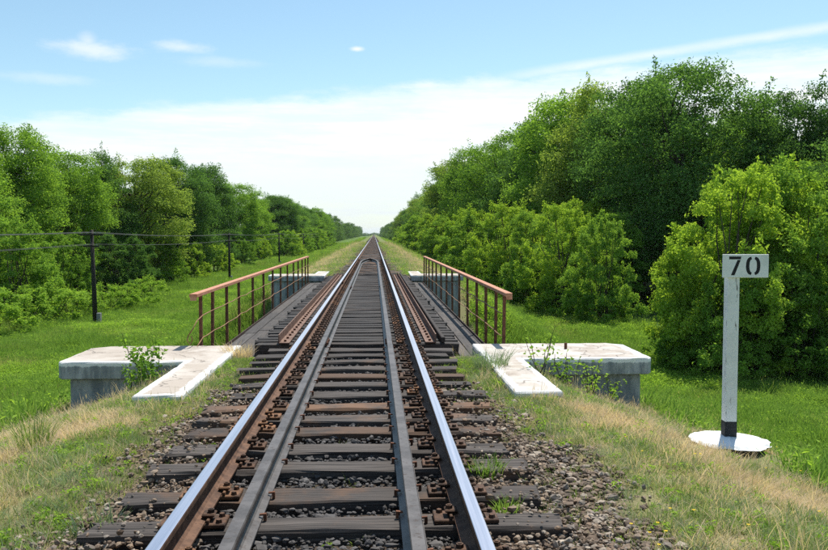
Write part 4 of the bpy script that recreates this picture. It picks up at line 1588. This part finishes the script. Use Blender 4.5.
on = (ax > .98) & (ax < 1.5) & (P[:, 1] < 12) & (r.random(n) < .16)
z = np.where(on, SL_TOP + size * .2, z); size = np.where(on, size * .8, size)
stretch = r.uniform(.55, 1.5, (n, 1, 3)); stretch[:, :, 2] *= .7
A = r.normal(size=(n, 3, 3)); Q, _ = np.linalg.qr(A)
base = ICO[None] * (1 + r.uniform(-.28, .28, (n, 12, 1)))
V = np.einsum('nij,nkj->nki', Q, base) * stretch * size[:, None, None] + np.column_stack([P, z])[:, None, :]
Fc = (ICF[None] + (np.arange(n) * 12)[:, None, None]).reshape(-1, 3)
pal = np.array([(.31, .235, .17), (.21, .15, .105), (.44, .365, .285), (.145, .105, .075), (.28, .235, .195), (.34, .245, .165), (.24, .165, .11)])
cc = pal[r.integers(0, len(pal), n)] * r.uniform(.65, 1.2, (n, 1))
oil = np.clip((.80 - ax) / .12, 0, 1)[:, None]                # oil-blackened stones between the rails
cc = cc * (1 - oil) + (np.array([.085, .080, .078]) * r.uniform(.5, 1.7, (n, 1))) * oil
cols = np.repeat(np.column_stack([cc, np.ones(n)]), 12, 0)
o = obj('ballast_stones', mesh_np('ballast_stones', V.reshape(-1, 3), Fc, M['stone'], {'stonec': ('FLOAT_COLOR', cols.astype(np.float32))}))
tag(o, 'crushed stone ballast, blackened between the rails and brown at the sides', None, None, 'stuff')

# -- far woods that read as one mass
PP = []; 
for y in np.arange(380, 1500, 11):
    PP.append((18.6 + rng.normal(0, 1.2), y)); PP.append((26 + rng.normal(0, 1.5), y + 5))
for y in np.arange(300, 1500, 13):
    PP.append((13.4 + rng.normal(0, .5), y))
n_low = len(np.arange(300, 1500, 13))
for y in np.arange(420, 1500, 11):
    PP.append((-27 + rng.normal(0, 1.5), y)); PP.append((-35 + rng.normal(0, 2), y + 5))
n_main = len(PP)
for x in np.arange(-160, 160, 3.5):
    PP.append((x, 1700 + rng.normal(0, 60)))
P = np.array(PP)
pts, rots, scl = place(P, r, .85, 1.1, .0, -.2)
low = np.abs(P[:, 0] - 13.4) < 2.0
scl[n_main:, 2] *= .42
scl[low] *= np.array([.75, .75, .5]); scl[~low] *= np.array([1.15, 1.15, 1.0])
far_mesh = []
for tr_, cr_, Ht in FAR:
    cm = cr_.copy(); cm.materials.clear(); cm.materials.append(M['leaf_far']); far_mesh.append(cm)
scatter('distant_wood', far_mesh, pts, rots, scl, r.integers(0, 2, len(P)), 'distant woods on both sides of the line fading to the horizon')

# ------------------------------------------------------------------ single weeds one can point at
def sapling(x, y, h, n, leaf, leafm, label, zoff=0.0, spread=.35, group=None):
    rr = np.random.default_rng(int(abs(x * 1000) + y * 77))
    t = thing('leafy_weed', label, 'plant', (x, y, hz(x, y) + zoff), group)
    mb = MB(); P = []; N = []
    for k in range(5):
        a = rr.uniform(0, 6.283); tip = np.array([math.cos(a) * spread * h * rr.uniform(.3, 1), math.sin(a) * spread * h * rr.uniform(.3, 1), h * rr.uniform(.6, 1)])
        limb(mb, (0, 0, -.05), tip, .007, .003, rr, 4, 0, 5)
        m = n // 5
        q = rr.uniform(.2, 1.03, m)
        P.append(tip * q[:, None] + rr.normal(0, leaf * .85, (m, 3))); N.append(rr.normal(size=(m, 3)) * .6 + np.array([0, -.1, .9]))
    mb.build('stem', M['bark'], t, smooth=True)
    obj('leaves', leaves_mesh('leaves', np.concatenate(P), np.concatenate(N), leaf, rr, M[leafm], .6), t)


GW = 'leafy weeds by the abutments'
sapling(at(152, 10.3), 10.3, .82, 300, .07, 'leaf_mid', 'leafy green sapling in the notch of the left abutment slab', group=GW, spread=.62)
sapling(at(134, 10.2), 10.2, .5, 160, .065, 'leaf_mid', 'short leafy weed beside the sapling at the left abutment wall', group=GW)
sapling(at(541, 10.1), 10.1, .72, 70, .055, 'leaf_weed', 'thin pale weed rising in front of the right abutment slab', group=GW)
sapling(at(566, 10.35), 10.35, .55, 120, .06, 'leaf_weed', 'pale leafy weed against the right abutment wall near the notch', group=GW)
sapling(at(592, 10.4), 10.4, .55, 120, .06, 'leaf_weed', 'pale leafy weed against the middle of the right abutment wall', group=GW)
sapling(at(612, 10.5), 10.5, .42, 80, .055, 'leaf_weed', 'small pale weed near the outer corner of the right abutment wall', group=GW)


def grass_clump(x, y, n, h, spread, w, m_, label, seed, z=None):
    o = obj('grass_tuft', tuft(seed, n, h, spread, w, .6, M[m_]), None, (x, y, hz(x, y) if z is None else z))
    tag(o, label, 'grass tuft', 'grass tufts beside the track')


grass_clump(at(487, 5.75), 5.72, 240, .14, .13, .006, 'grass_meadow', 'bright green grass tuft between sleepers outside the right rail', 901, -.25)
grass_clump(at(508, 4.9), 4.92, 90, .12, .09, .006, 'grass_meadow', 'small green tuft at the sleeper end beside the right rail', 902, -.25)
grass_clump(at(492, 10.2), 10.3, 320, .36, .22, .006, 'grass_blue', 'tall grey-green grass tuft beside the right abutment slab', 903)
grass_clump(at(236, 11.6), 11.75, 260, .26, .22, .006, 'grass_dry', 'straw-coloured grass tuft beside the left abutment slab', 904)
grass_clump(at(30, 7.0), 7.0, 160, .36, .14, .006, 'grass_bank', 'upright green grass tuft on the left embankment shoulder', 905)
grass_clump(at(92, 4.85), 4.85, 120, .15, .16, .006, 'grass_blue', 'grey-green tuft at the end of the left sleepers', 906)

# ------------------------------------------------------------------ summer haze
mh = bpy.data.materials.new('summer_haze')
mh.use_nodes = True
kh = NT(mh.node_tree)
pv = kh.n('ShaderNodeVolumePrincipled', inputs={'Color': (.80, .90, 1.0), 'Density': HAZE, 'Anisotropy': 0.2})
oh = kh.n('ShaderNodeOutputMaterial')
kh.link(pv.outputs[0], oh.inputs['Volume'])
mb = MB()
mb.box(-4100, 4100, -950, 9100, -6.5, 16.5)
tag(mb.build('haze', mh), 'thin summer haze over the whole landscape', None, None, 'stuff')
